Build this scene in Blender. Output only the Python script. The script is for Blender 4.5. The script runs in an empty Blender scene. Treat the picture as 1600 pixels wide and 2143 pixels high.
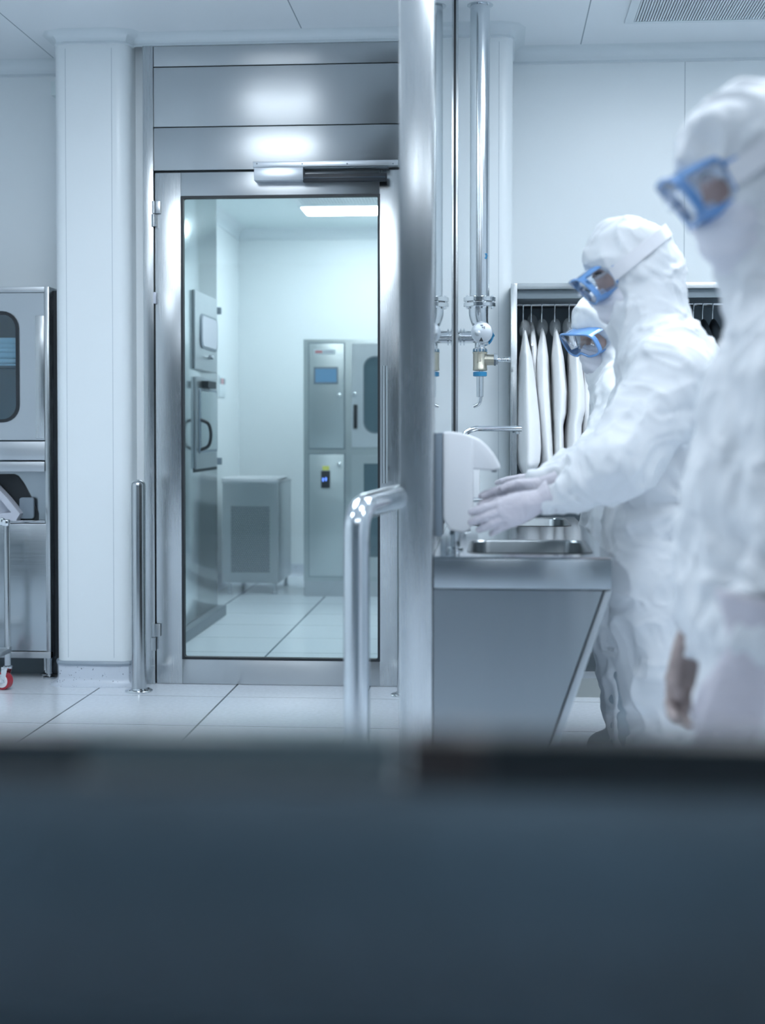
import bpy, bmesh, math, random
import numpy as np
from mathutils import Vector, Matrix
from mathutils.bvhtree import BVHTree
random.seed(4)
R = math.radians
scene = bpy.context.scene
col = scene.collection

# ------------------------------------------------------------------ camera
EYE = 1.10
FPX = 3000.0                      # focal length in pixels of a 1600 wide frame
PITCH, YAW = R(1.4), R(4.385)
cam_d = bpy.data.cameras.new('camera')
cam_d.sensor_fit = 'HORIZONTAL'
cam_d.sensor_width = 36.0
cam_d.lens = 36.0 * FPX / 1600.0
PPY = 895.0 + FPX * math.tan(PITCH)
cam_d.shift_y = -(1071.5 - PPY) / 1600.0
cam_d.clip_start = 0.05
cam_d.dof.use_dof = True
cam_d.dof.focus_distance = 5.3
cam_d.dof.aperture_fstop = 2.9
cam = bpy.data.objects.new('camera', cam_d)
cam.location = (0, 0, EYE)
cam.rotation_euler = (R(90) - PITCH, 0, YAW)
col.objects.link(cam)
scene.camera = cam

# ------------------------------------------------------------------ world, exposure
world = bpy.data.worlds.new('world')
scene.world = world
world.use_nodes = True
world.node_tree.nodes['Background'].inputs[0].default_value = (0.6, 0.8, 1.0, 1)
world.node_tree.nodes['Background'].inputs[1].default_value = 0.05
scene.view_settings.view_transform = 'Standard'
scene.view_settings.look = 'None'
scene.view_settings.gamma = 1.0
scene.view_settings.exposure = -0.10
LAMP = 17.0                        # strength of the ceiling panels
LAMP_COL = (0.86, 0.93, 1.0)

H1 = 2.77                          # front room ceiling
H2 = 2.57                          # inner room ceiling
XL, XR, YB = -3.3, 2.4, -2.4       # front room extents


# ------------------------------------------------------------------ from picture to place
def ray(px, py):
    px, py = float(px), float(py)
    a = (px - 800.0) / FPX
    b = (PPY - py) / FPX
    f = Vector((-math.sin(YAW) * math.cos(PITCH), math.cos(YAW) * math.cos(PITCH), -math.sin(PITCH)))
    r = Vector((math.cos(YAW), math.sin(YAW), 0))
    return f + a * r + b * r.cross(f)


def at(px, py, d):
    return Vector((0, 0, EYE)) + ray(px, py) * d


def atY(px, py, Y):
    v = ray(px, py)
    return Vector((0, 0, EYE)) + v * (Y / v.y)


def atX(px, py, X):
    v = ray(px, py)
    return Vector((0, 0, EYE)) + v * (X / v.x)


def xz(px, py, Y):
    p = atY(px, py, Y)
    return p.x, p.z


# ------------------------------------------------------------------ materials
def _nodes(name):
    m = bpy.data.materials.new(name)
    m.use_nodes = True
    nt = m.node_tree
    return m, nt, nt.nodes['Principled BSDF']


def plain(name, c, rough=0.5, metal=0.0, bump=0.0, bscale=60.0, var=0.0, vscale=4.0, spec=None, coat=0.0, emit=None, estr=0.0):
    m, nt, b = _nodes(name)
    b.inputs['Base Color'].default_value = (*c, 1)
    b.inputs['Roughness'].default_value = rough
    b.inputs['Metallic'].default_value = metal
    if spec is not None:
        b.inputs['Specular IOR Level'].default_value = spec
    b.inputs['Coat Weight'].default_value = coat
    if emit:
        b.inputs['Emission Color'].default_value = (*emit, 1)
        b.inputs['Emission Strength'].default_value = estr
    tc = nt.nodes.new('ShaderNodeTexCoord')
    if bump:
        n = nt.nodes.new('ShaderNodeTexNoise')
        n.inputs['Scale'].default_value = bscale
        n.inputs['Detail'].default_value = 4
        nt.links.new(tc.outputs['Object'], n.inputs['Vector'])
        bp = nt.nodes.new('ShaderNodeBump')
        bp.inputs['Strength'].default_value = bump
        bp.inputs['Distance'].default_value = 0.01
        nt.links.new(n.outputs['Fac'], bp.inputs['Height'])
        nt.links.new(bp.outputs['Normal'], b.inputs['Normal'])
    if var:
        n = nt.nodes.new('ShaderNodeTexNoise')
        n.inputs['Scale'].default_value = vscale
        nt.links.new(tc.outputs['Object'], n.inputs['Vector'])
        mr = nt.nodes.new('ShaderNodeMapRange')
        mr.inputs['To Min'].default_value = 1 - var
        mr.inputs['To Max'].default_value = 1 + var
        nt.links.new(n.outputs['Fac'], mr.inputs['Value'])
        mx = nt.nodes.new('ShaderNodeVectorMath')
        mx.operation = 'SCALE'
        mx.inputs[0].default_value = c
        nt.links.new(mr.outputs['Result'], mx.inputs['Scale'])
        nt.links.new(mx.outputs[0], b.inputs['Base Color'])
    return m


def steel(name, c=(0.42, 0.455, 0.48), rough=0.3, smear=(0, 0, 1), aniso=0.7, grain=(1, 1, 90), gr=0.05, bump=0.0, wave=(1, 1, 1)):
    """brushed stainless steel: smear = direction the highlights stretch in, grain = noise stretch"""
    m, nt, b = _nodes(name)
    b.inputs['Base Color'].default_value = (*c, 1)
    b.inputs['Metallic'].default_value = 1.0
    b.inputs['Anisotropic'].default_value = aniso
    if aniso:
        cv = nt.nodes.new('ShaderNodeCombineXYZ')
        for i in range(3):
            cv.inputs[i].default_value = smear[i]
        nt.links.new(cv.outputs[0], b.inputs['Tangent'])
    tc = nt.nodes.new('ShaderNodeTexCoord')
    mp = nt.nodes.new('ShaderNodeMapping')
    mp.inputs['Scale'].default_value = grain
    nt.links.new(tc.outputs['Object'], mp.inputs['Vector'])
    n = nt.nodes.new('ShaderNodeTexNoise')
    n.inputs['Scale'].default_value = 6
    n.inputs['Detail'].default_value = 5
    nt.links.new(mp.outputs[0], n.inputs['Vector'])
    n2 = nt.nodes.new('ShaderNodeTexNoise')
    n2.inputs['Scale'].default_value = 2.3
    mp2 = nt.nodes.new('ShaderNodeMapping')
    mp2.inputs['Scale'].default_value = wave
    nt.links.new(tc.outputs['Object'], mp2.inputs['Vector'])
    nt.links.new(mp2.outputs[0], n2.inputs['Vector'])
    ad = nt.nodes.new('ShaderNodeMath')
    nt.links.new(n.outputs['Fac'], ad.inputs[0])
    nt.links.new(n2.outputs['Fac'], ad.inputs[1])
    mr = nt.nodes.new('ShaderNodeMapRange')
    mr.inputs['From Min'].default_value = 0.6
    mr.inputs['From Max'].default_value = 1.4
    mr.inputs['To Min'].default_value = rough - gr
    mr.inputs['To Max'].default_value = rough + gr
    nt.links.new(ad.outputs[0], mr.inputs['Value'])
    nt.links.new(mr.outputs[0], b.inputs['Roughness'])
    if bump:
        bp = nt.nodes.new('ShaderNodeBump')
        bp.inputs['Strength'].default_value = bump
        bp.inputs['Distance'].default_value = 0.02
        nt.links.new(n2.outputs['Fac'], bp.inputs['Height'])
        nt.links.new(bp.outputs['Normal'], b.inputs['Normal'])
    return m


def glass(name, tint=(0.9, 0.97, 0.98), refl=0.08, rough=0.0, top=0.9):
    m = bpy.data.materials.new(name)
    m.use_nodes = True
    nt = m.node_tree
    nt.nodes.clear()
    out = nt.nodes.new('ShaderNodeOutputMaterial')
    tr = nt.nodes.new('ShaderNodeBsdfTransparent')
    tr.inputs[0].default_value = (*tint, 1)
    gl = nt.nodes.new('ShaderNodeBsdfGlossy')
    gl.inputs['Roughness'].default_value = rough
    fr = nt.nodes.new('ShaderNodeLayerWeight')
    fr.inputs['Blend'].default_value = 0.25
    mr = nt.nodes.new('ShaderNodeMapRange')
    mr.inputs['To Min'].default_value = refl
    mr.inputs['To Max'].default_value = top
    nt.links.new(fr.outputs['Fresnel'], mr.inputs['Value'])
    mx = nt.nodes.new('ShaderNodeMixShader')
    nt.links.new(mr.outputs[0], mx.inputs[0])
    nt.links.new(tr.outputs[0], mx.inputs[1])
    nt.links.new(gl.outputs[0], mx.inputs[2])
    nt.links.new(mx.outputs[0], out.inputs[0])
    return m


def film(name, c, alpha, rough=0.5):
    """thin translucent plastic: part see-through, part diffuse"""
    m, nt, b = _nodes(name)
    b.inputs['Base Color'].default_value = (*c, 1)
    b.inputs['Roughness'].default_value = rough
    b.inputs['Alpha'].default_value = alpha
    return m


def seam_mat(name, c, rough, xs=None, x_step=0, x_off=0, y_step=0, y_off=0, wx=0.003, wy=0.003, seam=(0.1, 0.13, 0.16), speck=0.0, spec=0.5, ys=None):
    """a surface with thin dark joint lines across X and/or Y in object (= world) coordinates"""
    m, nt, b = _nodes(name)
    b.inputs['Roughness'].default_value = rough
    b.inputs['Specular IOR Level'].default_value = spec
    tc = nt.nodes.new('ShaderNodeTexCoord')
    sp = nt.nodes.new('ShaderNodeSeparateXYZ')
    nt.links.new(tc.outputs['Object'], sp.inputs[0])

    def M(op, a, b2=None):
        n = nt.nodes.new('ShaderNodeMath')
        n.operation = op
        for i, v in enumerate((a, b2)):
            if v is None:
                continue
            if isinstance(v, (int, float)):
                n.inputs[i].default_value = v
            else:
                nt.links.new(v, n.inputs[i])
        return n.outputs[0]
    total = None

    def acc(v):
        nonlocal total
        total = v if total is None else M('MAXIMUM', total, v)
    for ax, step, off, w, lst in ((0, x_step, x_off, wx, xs), (1, y_step, y_off, wy, ys)):
        o = sp.outputs[ax]
        if step:
            f = M('PINGPONG', M('SUBTRACT', o, off), step / 2.0)
            f2 = M('ABSOLUTE', f)
            acc(M('LESS_THAN', f2, w / 2))
        for v in (lst or []):
            acc(M('LESS_THAN', M('ABSOLUTE', M('SUBTRACT', o, v)), w / 2))
    mx = nt.nodes.new('ShaderNodeMix')
    mx.data_type = 'RGBA'
    mx.inputs['A'].default_value = (*c, 1)
    mx.inputs['B'].default_value = (*seam, 1)
    if total is not None:
        nt.links.new(total, mx.inputs['Factor'])
    else:
        mx.inputs['Factor'].default_value = 0
    outc = mx.outputs['Result']
    if speck:
        n = nt.nodes.new('ShaderNodeTexNoise')
        n.inputs['Scale'].default_value = 55
        n.inputs['Detail'].default_value = 3
        nt.links.new(tc.outputs['Object'], n.inputs['Vector'])
        mr = nt.nodes.new('ShaderNodeMapRange')
        mr.inputs['From Min'].default_value = 0.4
        mr.inputs['From Max'].default_value = 0.6
        mr.inputs['To Min'].default_value = 1 - speck
        mr.inputs['To Max'].default_value = 1.0
        nt.links.new(n.outputs['Fac'], mr.inputs['Value'])
        vm = nt.nodes.new('ShaderNodeVectorMath')
        vm.operation = 'SCALE'
        nt.links.new(outc, vm.inputs[0])
        nt.links.new(mr.outputs[0], vm.inputs['Scale'])
        outc = vm.outputs[0]
    nt.links.new(outc, b.inputs['Base Color'])
    return m


M_WALL = plain('wall white', (0.78, 0.84, 0.87), 0.32, spec=0.4)
M_WALL_R = seam_mat('wall panels', (0.78, 0.84, 0.87), 0.32, xs=[xz(1432, 300, 6.4)[0]], wx=0.004, seam=(0.45, 0.52, 0.56), spec=0.4)
M_TRIM = plain('cornice white', (0.74, 0.81, 0.85), 0.3)
M_CEIL = seam_mat('ceiling panels', (0.84, 0.89, 0.93), 0.45, xs=[-1.98, -0.80, 0.38, 1.56], wx=0.005, seam=(0.3, 0.37, 0.42))
M_CEIL2 = plain('inner ceiling white', (0.72, 0.82, 0.84), 0.4)
M_FLOOR = seam_mat('floor tiles', (0.74, 0.80, 0.87), 0.22, x_step=0.568, x_off=-1.086, y_step=0.568, y_off=5.77, wx=0.008, wy=0.004, seam=(0.07, 0.09, 0.11), speck=0.06)
M_FLOOR2 = seam_mat('inner floor tiles', (0.76, 0.84, 0.90), 0.2, x_step=0.568, x_off=-1.086, y_step=0.488, y_off=6.926, wx=0.010, wy=0.006, seam=(0.10, 0.15, 0.19))
M_ST_H = steel('steel brushed across', (0.50, 0.53, 0.55), 0.33, (0, 0, 1), 0.85, (1, 1, 90))
M_ST_V = steel('steel brushed upright', (0.52, 0.55, 0.565), 0.26, (1, 0, 0), 0.7, (90, 90, 1))
M_ST_CAB = steel('steel cabinet sheet', (0.52, 0.56, 0.59), 0.36, (0, 0, 1), 0.4, (1, 1, 40), bump=0.08, wave=(1.5, 1.5, 1.0))
M_ST_SINK = steel('steel sink sheet', (0.36, 0.40, 0.43), 0.25, (0, 0, 1), 0.8, (1, 1, 60), gr=0.0, bump=0.10, wave=(2.6, 2.6, 0.35))
M_ST_TOP = steel('steel sink top', (0.62, 0.66, 0.69), 0.14, (0, 1, 0), 0.0, (1, 60, 1))
M_ST_TUBE = steel('steel satin tube', (0.55, 0.58, 0.60), 0.22, (1, 0, 0), 0.5, (1, 1, 30))
M_CHROME = plain('chrome', (0.75, 0.78, 0.80), 0.07, 1.0)
M_POL = plain('polished tube', (0.70, 0.74, 0.77), 0.16, 1.0)
M_MIRROR = plain('mirror glass', (0.80, 0.86, 0.88), 0.02, 1.0)
M_BLACK = plain('black rubber', (0.012, 0.018, 0.024), 0.5)
M_DARK = plain('dark gap', (0.02, 0.03, 0.038), 0.6)
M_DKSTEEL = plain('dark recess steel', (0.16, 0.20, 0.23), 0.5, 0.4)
M_GLASS = glass('door glass', (0.93, 0.965, 0.97), 0.03)
M_GLASS2 = glass('cabinet glass', (0.72, 0.86, 0.92), 0.05)
M_WHITE = plain('white plastic', (0.82, 0.84, 0.87), 0.3, coat=0.3)
M_GREY = plain('grey plastic', (0.20, 0.25, 0.30), 0.4)
M_LGREY = plain('light grey plastic', (0.55, 0.58, 0.66), 0.35)
M_BRASS = steel('nickel brass', (0.52, 0.50, 0.42), 0.3, (1, 0, 0), 0, (20, 20, 20))
M_BLUE = plain('blue plastic ring', (0.03, 0.22, 0.42), 0.35)
M_SUIT = plain('coverall fabric', (0.69, 0.72, 0.755), 0.6, bump=0.0, spec=0.3)
M_SUIT2 = plain('hanging gown fabric', (0.93, 0.945, 0.96), 0.6, bump=0.2, bscale=22, spec=0.3)
M_SEAM = plain('coverall seam', (0.76, 0.79, 0.83), 0.6, bump=0.6, bscale=120)
M_MASK = plain('mask fabric', (0.69, 0.70, 0.77), 0.65, bump=0.15, bscale=60)
M_STRAP = plain('strap elastic', (0.72, 0.73, 0.77), 0.55)
M_GLOVE = plain('latex glove', (0.56, 0.54, 0.60), 0.42, bump=0.12, bscale=90)
M_GLOVE_D = plain('stretched glove over skin', (0.36, 0.29, 0.28), 0.42, bump=0.2, bscale=60, var=0.3, vscale=40)
M_SKIN = plain('skin', (0.50, 0.33, 0.27), 0.55)
M_HAIR = plain('hair', (0.03, 0.025, 0.03), 0.6)
M_GOG = plain('goggle blue', (0.15, 0.33, 0.66), 0.2, coat=0.5)
M_GOG_L = glass('goggle lens', (0.95, 0.97, 1.0), 0.015, top=0.35)
M_FILM = film('clear garment bag', (0.8, 0.86, 0.9), 0.22, 0.3)
M_BOOT = plain('grey overshoe', (0.42, 0.49, 0.54), 0.6, bump=0.3, bscale=30)
M_LAMP = plain('lamp diffuser', (1, 1, 1), 0.5, emit=LAMP_COL, estr=LAMP)
M_LAMP_S = plain('soft lamp diffuser', (1, 1, 1), 0.5, emit=LAMP_COL, estr=LAMP * 1.2)
M_LAMP_D = plain('dim lamp diffuser', (1, 1, 1), 0.5, emit=LAMP_COL, estr=LAMP * 0.55)
M_LAMP2 = plain('inner lamp diffuser', (1, 1, 1), 0.5, emit=(0.89, 0.965, 1.0), estr=LAMP * 1.25)
M_SLATE = plain('slate panel', (0.048, 0.078, 0.102), 0.5, var=0.4, vscale=9)
M_RED = plain('red wheel tread', (0.42, 0.03, 0.05), 0.4)
M_SCREEN = plain('screen', (0.10, 0.22, 0.36), 0.2, emit=(0.16, 0.34, 0.55), estr=0.35)
M_YELLOW = plain('yellow label', (0.75, 0.78, 0.18), 0.5)
M_LED = plain('blue indicator', (0.1, 0.2, 0.9), 0.3, emit=(0.15, 0.3, 1.0), estr=3)
M_PAPER = plain('paper label', (0.72, 0.80, 0.84), 0.5)
M_REDP = plain('red print', (0.70, 0.25, 0.28), 0.5)
M_TERR = plain('terrazzo skirting', (0.60, 0.66, 0.74), 0.35)


def creases(m, scale, strength, dist=0.02):
    nt = m.node_tree
    b = nt.nodes['Principled BSDF']
    tc = nt.nodes.new('ShaderNodeTexCoord')
    n = nt.nodes.new('ShaderNodeTexNoise')
    n.noise_type = 'RIDGED_MULTIFRACTAL'
    n.inputs['Scale'].default_value = scale
    n.inputs['Detail'].default_value = 2.5
    n.inputs['Distortion'].default_value = 0.6
    nt.links.new(tc.outputs['Object'], n.inputs['Vector'])
    bp = nt.nodes.new('ShaderNodeBump')
    bp.inputs['Strength'].default_value = strength
    bp.inputs['Distance'].default_value = dist
    nt.links.new(n.outputs['Fac'], bp.inputs['Height'])
    nt.links.new(bp.outputs['Normal'], b.inputs['Normal'])


creases(M_SUIT, 12.0, 0.55)
creases(M_MASK, 12.0, 0.2)


def speckle(m):
    nt = m.node_tree
    b = nt.nodes['Principled BSDF']
    tc = nt.nodes.new('ShaderNodeTexCoord')
    v = nt.nodes.new('ShaderNodeTexVoronoi')
    v.inputs['Scale'].default_value = 95
    nt.links.new(tc.outputs['Object'], v.inputs['Vector'])
    n = nt.nodes.new('ShaderNodeTexNoise')
    n.inputs['Scale'].default_value = 60
    nt.links.new(tc.outputs['Object'], n.inputs['Vector'])
    ml = nt.nodes.new('ShaderNodeMath')
    ml.operation = 'ADD'
    nt.links.new(v.outputs['Distance'], ml.inputs[0])
    nt.links.new(n.outputs['Fac'], ml.inputs[1])
    r = nt.nodes.new('ShaderNodeValToRGB')
    r.color_ramp.elements[0].position = 0.58
    r.color_ramp.elements[0].color = (0.12, 0.16, 0.22, 1)
    r.color_ramp.elements[1].position = 0.65
    r.color_ramp.elements[1].color = (0.60, 0.66, 0.74, 1)
    nt.links.new(ml.outputs[0], r.inputs[0])
    nt.links.new(r.outputs[0], b.inputs['Base Color'])


speckle(M_TERR)


def perforated():
    """steel sheet with a hexagonal pattern of round holes (X across, Z up)"""
    m, nt, b = _nodes('perforated sheet')
    tc = nt.nodes.new('ShaderNodeTexCoord')
    sp = nt.nodes.new('ShaderNodeSeparateXYZ')
    nt.links.new(tc.outputs['Object'], sp.inputs[0])

    def M(op, a, b2=None):
        n = nt.nodes.new('ShaderNodeMath')
        n.operation = op
        for i, v in enumerate((a, b2)):
            if v is None:
                continue
            if isinstance(v, (int, float)):
                n.inputs[i].default_value = v
            else:
                nt.links.new(v, n.inputs[i])
        return n.outputs[0]
    P = 0.0145

    def lattice(ox, oz):
        fx = M('SUBTRACT', M('FRACT', M('ADD', M('DIVIDE', sp.outputs[0], P), ox)), 0.5)
        fz = M('SUBTRACT', M('FRACT', M('ADD', M('DIVIDE', sp.outputs[2], P * 1.732), oz)), 0.5)
        fz = M('MULTIPLY', fz, 1.732)
        return M('SQRT', M('ADD', M('MULTIPLY', fx, fx), M('MULTIPLY', fz, fz)))
    d = M('MINIMUM', lattice(100, 100), lattice(100.5, 100.5))
    hole = M('LESS_THAN', d, 0.36)
    mx = nt.nodes.new('ShaderNodeMix')
    mx.data_type = 'RGBA'
    mx.inputs['A'].default_value = (0.50, 0.54, 0.56, 1)
    mx.inputs['B'].default_value = (0.03, 0.045, 0.055, 1)
    nt.links.new(hole, mx.inputs['Factor'])
    nt.links.new(mx.outputs['Result'], b.inputs['Base Color'])
    nt.links.new(M('SUBTRACT', 1.0, hole), b.inputs['Metallic'])
    b.inputs['Roughness'].default_value = 0.35
    return m


M_PERF = perforated()


# ------------------------------------------------------------------ mesh helpers
class MB:
    def __init__(s):
        s.bm = bmesh.new()

    def loft(s, loops, closed=True, cap0=True, cap1=True):
        rows = [[s.bm.verts.new(p) for p in L] for L in loops]
        n = len(rows[0])
        m = n if closed else n - 1
        for a, b in zip(rows[:-1], rows[1:]):
            for i in range(m):
                j = (i + 1) % n
                s.bm.faces.new((a[i], a[j], b[j], b[i]))
        if cap0:
            s.bm.faces.new(rows[0][::-1])
        if cap1:
            s.bm.faces.new(rows[-1])
        return s

    def box(s, x0, x1, y0, y1, z0, z1, bev=0.0):
        t = bmesh.new()
        bmesh.ops.create_cube(t, size=1)
        for v in t.verts:
            v.co = Vector((x0 + (v.co.x + .5) * (x1 - x0), y0 + (v.co.y + .5) * (y1 - y0), z0 + (v.co.z + .5) * (z1 - z0)))
        if bev:
            bmesh.ops.bevel(t, geom=t.edges[:] , offset=bev, segments=2, affect='EDGES', profile=0.5)
        s._join(t)
        return s

    def _join(s, t):
        me = bpy.data.meshes.new('tmp')
        t.to_mesh(me)
        t.free()
        s.bm.from_mesh(me)
        bpy.data.meshes.remove(me)

    def prism(s, poly, y0, y1, bev=0.0, plane='XZ'):
        """poly = (a, b) pairs; extruded along the third axis from y0 to y1"""
        def P(a, b, c):
            return {'XZ': (a, c, b), 'YZ': (c, a, b), 'XY': (a, b, c)}[plane]
        t = bmesh.new()
        v0 = [t.verts.new(P(a, b, y0)) for a, b in poly]
        v1 = [t.verts.new(P(a, b, y1)) for a, b in poly]
        t.faces.new(v0)
        t.faces.new(v1[::-1])
        n = len(poly)
        for i in range(n):
            t.faces.new((v0[i], v1[i], v1[(i + 1) % n], v0[(i + 1) % n]))
        bmesh.ops.recalc_face_normals(t, faces=t.faces)
        if bev:
            bmesh.ops.bevel(t, geom=t.edges[:], offset=bev, segments=3, affect='EDGES', profile=0.5)
        s._join(t)
        return s

    def ring(s, outer, inner, y0, y1, plane='XZ'):
        """plate with a hole; outer and inner have the same number of (a, b) points"""
        def P(a, b, c):
            return {'XZ': (a, c, b), 'YZ': (c, a, b), 'XY': (a, b, c)}[plane]
        L = [[P(a, b, y0) for a, b in inner], [P(a, b, y0) for a, b in outer], [P(a, b, y1) for a, b in outer], [P(a, b, y1) for a, b in inner]]
        L.append(L[0])
        s.loft(L, True, False, False)
        return s

    def tube(s, pts, r, seg=16, cap=True, smooth_n=0):
        pts = [Vector(p) for p in pts]
        rs = list(r) if isinstance(r, (list, tuple)) else [r] * len(pts)
        if smooth_n:
            pts, rs = catmull(pts, rs, smooth_n)
        n = len(pts)
        tang = []
        for i in range(n):
            t = pts[min(i + 1, n - 1)] - pts[max(i - 1, 0)]
            tang.append(t.normalized())
        up = Vector((0, 0, 1)) if abs(tang[0].z) < 0.9 else Vector((1, 0, 0))
        u = tang[0].cross(up).normalized()
        loops = []
        for i in range(n):
            u = (u - tang[i] * u.dot(tang[i])).normalized()
            w = tang[i].cross(u)
            loops.append([pts[i] + (u * math.cos(a) + w * math.sin(a)) * rs[i] for a in [2 * math.pi * k / seg for k in range(seg)]])
        s.loft(loops, True, cap, cap)
        return s

    def lathe(s, prof, c, axis=(0, 0, 1), seg=24, cap=True):
        """prof = (h, r) pairs along the axis from point c"""
        ax = Vector(axis).normalized()
        up = Vector((0, 0, 1)) if abs(ax.z) < 0.9 else Vector((1, 0, 0))
        u = ax.cross(up).normalized()
        w = ax.cross(u)
        c = Vector(c)
        loops = [[c + ax * h + (u * math.cos(a) + w * math.sin(a)) * max(r, 1e-4) for a in [2 * math.pi * k / seg for k in range(seg)]] for h, r in prof]
        s.loft(loops, True, cap, cap)
        return s

    def build(s, name, mat, parent=None, smooth=35, label=None, off=None):
        bm = s.bm
        bmesh.ops.recalc_face_normals(bm, faces=bm.faces)
        me = bpy.data.meshes.new(name)
        if off is not None:
            for v in bm.verts:
                v.co -= Vector(off)
        bm.to_mesh(me)
        bm.free()
        return mkobj(name, me, mat, parent, smooth, label, off)


def mkobj(name, me, mat, parent=None, smooth=35, label=None, off=None):
    me.materials.append(mat)
    if smooth:
        me.polygons.foreach_set('use_smooth', [True] * len(me.polygons))
        if smooth < 180:
            me.set_sharp_from_angle(angle=R(smooth))
    o = bpy.data.objects.new(name, me)
    col.objects.link(o)
    if off is not None:
        o.location = off
    if parent is not None:
        o.parent = parent
        # all meshes are written in world coordinates; undo the parent's place
        o.location = o.location - parent_world(parent)
    if label:
        o['label'] = label
    return o


def parent_world(p):
    v = Vector((0, 0, 0))
    while p is not None:
        v += p.location
        p = p.parent
    return v


def catmull(pts, rs, n):
    P, Q = [], []
    m = len(pts)
    for i in range(m - 1):
        p0, p1, p2, p3 = pts[max(i - 1, 0)], pts[i], pts[i + 1], pts[min(i + 2, m - 1)]
        for k in range(n):
            t = k / n
            P.append(0.5 * ((2 * p1) + (p2 - p0) * t + (2 * p0 - 5 * p1 + 4 * p2 - p3) * t * t + (3 * p1 - p0 - 3 * p2 + p3) * t ** 3))
            Q.append(rs[i] + (rs[i + 1] - rs[i]) * t)
    P.append(pts[-1])
    Q.append(rs[-1])
    return P, Q


def rrect(x0, x1, z0, z1, r, n=6):
    out = []
    for cx, cz, a0 in ((x1 - r, z1 - r, 0), (x0 + r, z1 - r, 90), (x0 + r, z0 + r, 180), (x1 - r, z0 + r, 270)):
        for k in range(n + 1):
            a = R(a0 + 90 * k / n)
            out.append((cx + r * math.cos(a), cz + r * math.sin(a)))
    return out


def empty(name, loc=(0, 0, 0)):
    o = bpy.data.objects.new(name, None)
    o.location = loc
    o.empty_display_size = 0.1
    col.objects.link(o)
    return o


def tag(o, label, cat, group=None):
    o['label'] = label
    o['category'] = cat
    if group:
        o['group'] = group
    return o


def struct(o):
    o['kind'] = 'structure'
    return o


def B(name, mat, parent, x0, x1, y0, y1, z0, z1, bev=0.0, label=None):
    return MB().box(min(x0, x1), max(x0, x1), min(y0, y1), max(y0, y1), min(z0, z1), max(z0, z1), bev).build(name, mat, parent, label=label)


def copy_tree(o, loc_delta=None, parent=None):
    c = o.copy()
    col.objects.link(c)
    if parent is not None:
        c.parent = parent
    for ch in [x for x in bpy.data.objects if x.parent == o]:
        copy_tree(ch, None, c)
    if loc_delta is not None:
        c.location = o.location + Vector(loc_delta)
    return c


# ================================================================== THE SETTING
YD = 6.05      # door face
YC = 5.975     # column face
YWL = 6.45     # left recess wall
YWR = 6.40     # right wall
XCL, XCR = -1.858, -1.532

struct(B('floor', M_FLOOR, None, XL, XR, YB, YD + 0.13, -0.08, 0))
struct(B('floor', M_FLOOR2, None, -2.1, -0.2, YD + 0.13, 11.0, -0.08, 0))
struct(B('floor', M_FLOOR, None, XL, -1.49, YD + 0.13, 6.6, -0.0801, -0.0001))
struct(B('floor', M_FLOOR, None, 0.0, XR, YD + 0.13, 6.6, -0.0801, -0.0001))
struct(B('ceiling', M_CEIL, None, XL, XR, YB, 6.6, H1, H1 + 0.08))
struct(B('ceiling_inner', M_CEIL2, None, -1.95, -0.25, YD + 0.2, 10.6, H2, H2 + 0.06))
struct(B('wall_left', M_WALL, None, XL - 0.1, XL, YB, 6.6, 0, H1))
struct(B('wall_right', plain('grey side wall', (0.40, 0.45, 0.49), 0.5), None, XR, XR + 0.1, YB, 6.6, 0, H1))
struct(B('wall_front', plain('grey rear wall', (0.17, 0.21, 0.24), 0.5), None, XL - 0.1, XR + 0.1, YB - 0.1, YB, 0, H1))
struct(B('wall_back_left', M_WALL, None, XL, XCL + 0.05, YWL, YWL + 0.1, 0, H1))
struct(B('wall_back_right', M_WALL_R, None, 0.0, XR, YWR, YWR + 0.15, 0, H1))


def round_box(x0, x1, y0, y1, z0, z1, r, n=8):
    """upright pier with rounded front corners"""
    pts = [(x1, y1), (x0, y1)]
    for k in range(n + 1):
        a = R(180 + 90 * k / n)
        pts.append((x0 + r + r * math.cos(a), y0 + r + r * math.sin(a)))
    for k in range(n + 1):
        a = R(270 + 90 * k / n)
        pts.append((x1 - r + r * math.cos(a), y0 + r + r * math.sin(a)))
    return pts


# column left of the door
struct(MB().prism(round_box(XCL, XCR, YC, YWL + 0.1, 0, H1, 0.055), 0.0, H1, plane='XY').build('wall_column_left', M_WALL))
# fine joints on the column face
struct(B('trim_1', plain('column joint', (0.5, 0.57, 0.62), 0.4), None, xz(140, 800, YC)[0] - 0.0012, xz(140, 800, YC)[0] + 0.0012, YC - 0.0006, YC + 0.002, 0.12, 2.70))
struct(B('trim_2', bpy.data.materials['column joint'], None, xz(236, 800, YC)[0] - 0.0012, xz(236, 800, YC)[0] + 0.0012, YC - 0.0006, YC + 0.002, 0.12, 2.70))
# recessed strip between column and door frame
struct(B('wall_column_return', M_WALL, None, XCR - 0.02, -1.483, YD + 0.05, YD + 0.2, 0, H1))
# pier behind the pipes
XP = xz(1072, 500, 6.02)[0]
struct(MB().prism(round_box(-0.36, XP, 6.0, YWR + 0.1, 0, H1, 0.05), 0.0, H1, plane='XY').build('wall_column_right', M_WALL))
struct(B('wall_above_door', M_WALL, None, -1.56, -0.30, YD + 0.11, YD + 0.20, H2 - 0.02, H1))
jx = xz(1043, 600, 6.0)[0]
struct(B('trim_3', bpy.data.materials['column joint'], None, jx - 0.001, jx + 0.001, 5.9994, 6.002, 0.12, 2.70))
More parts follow.
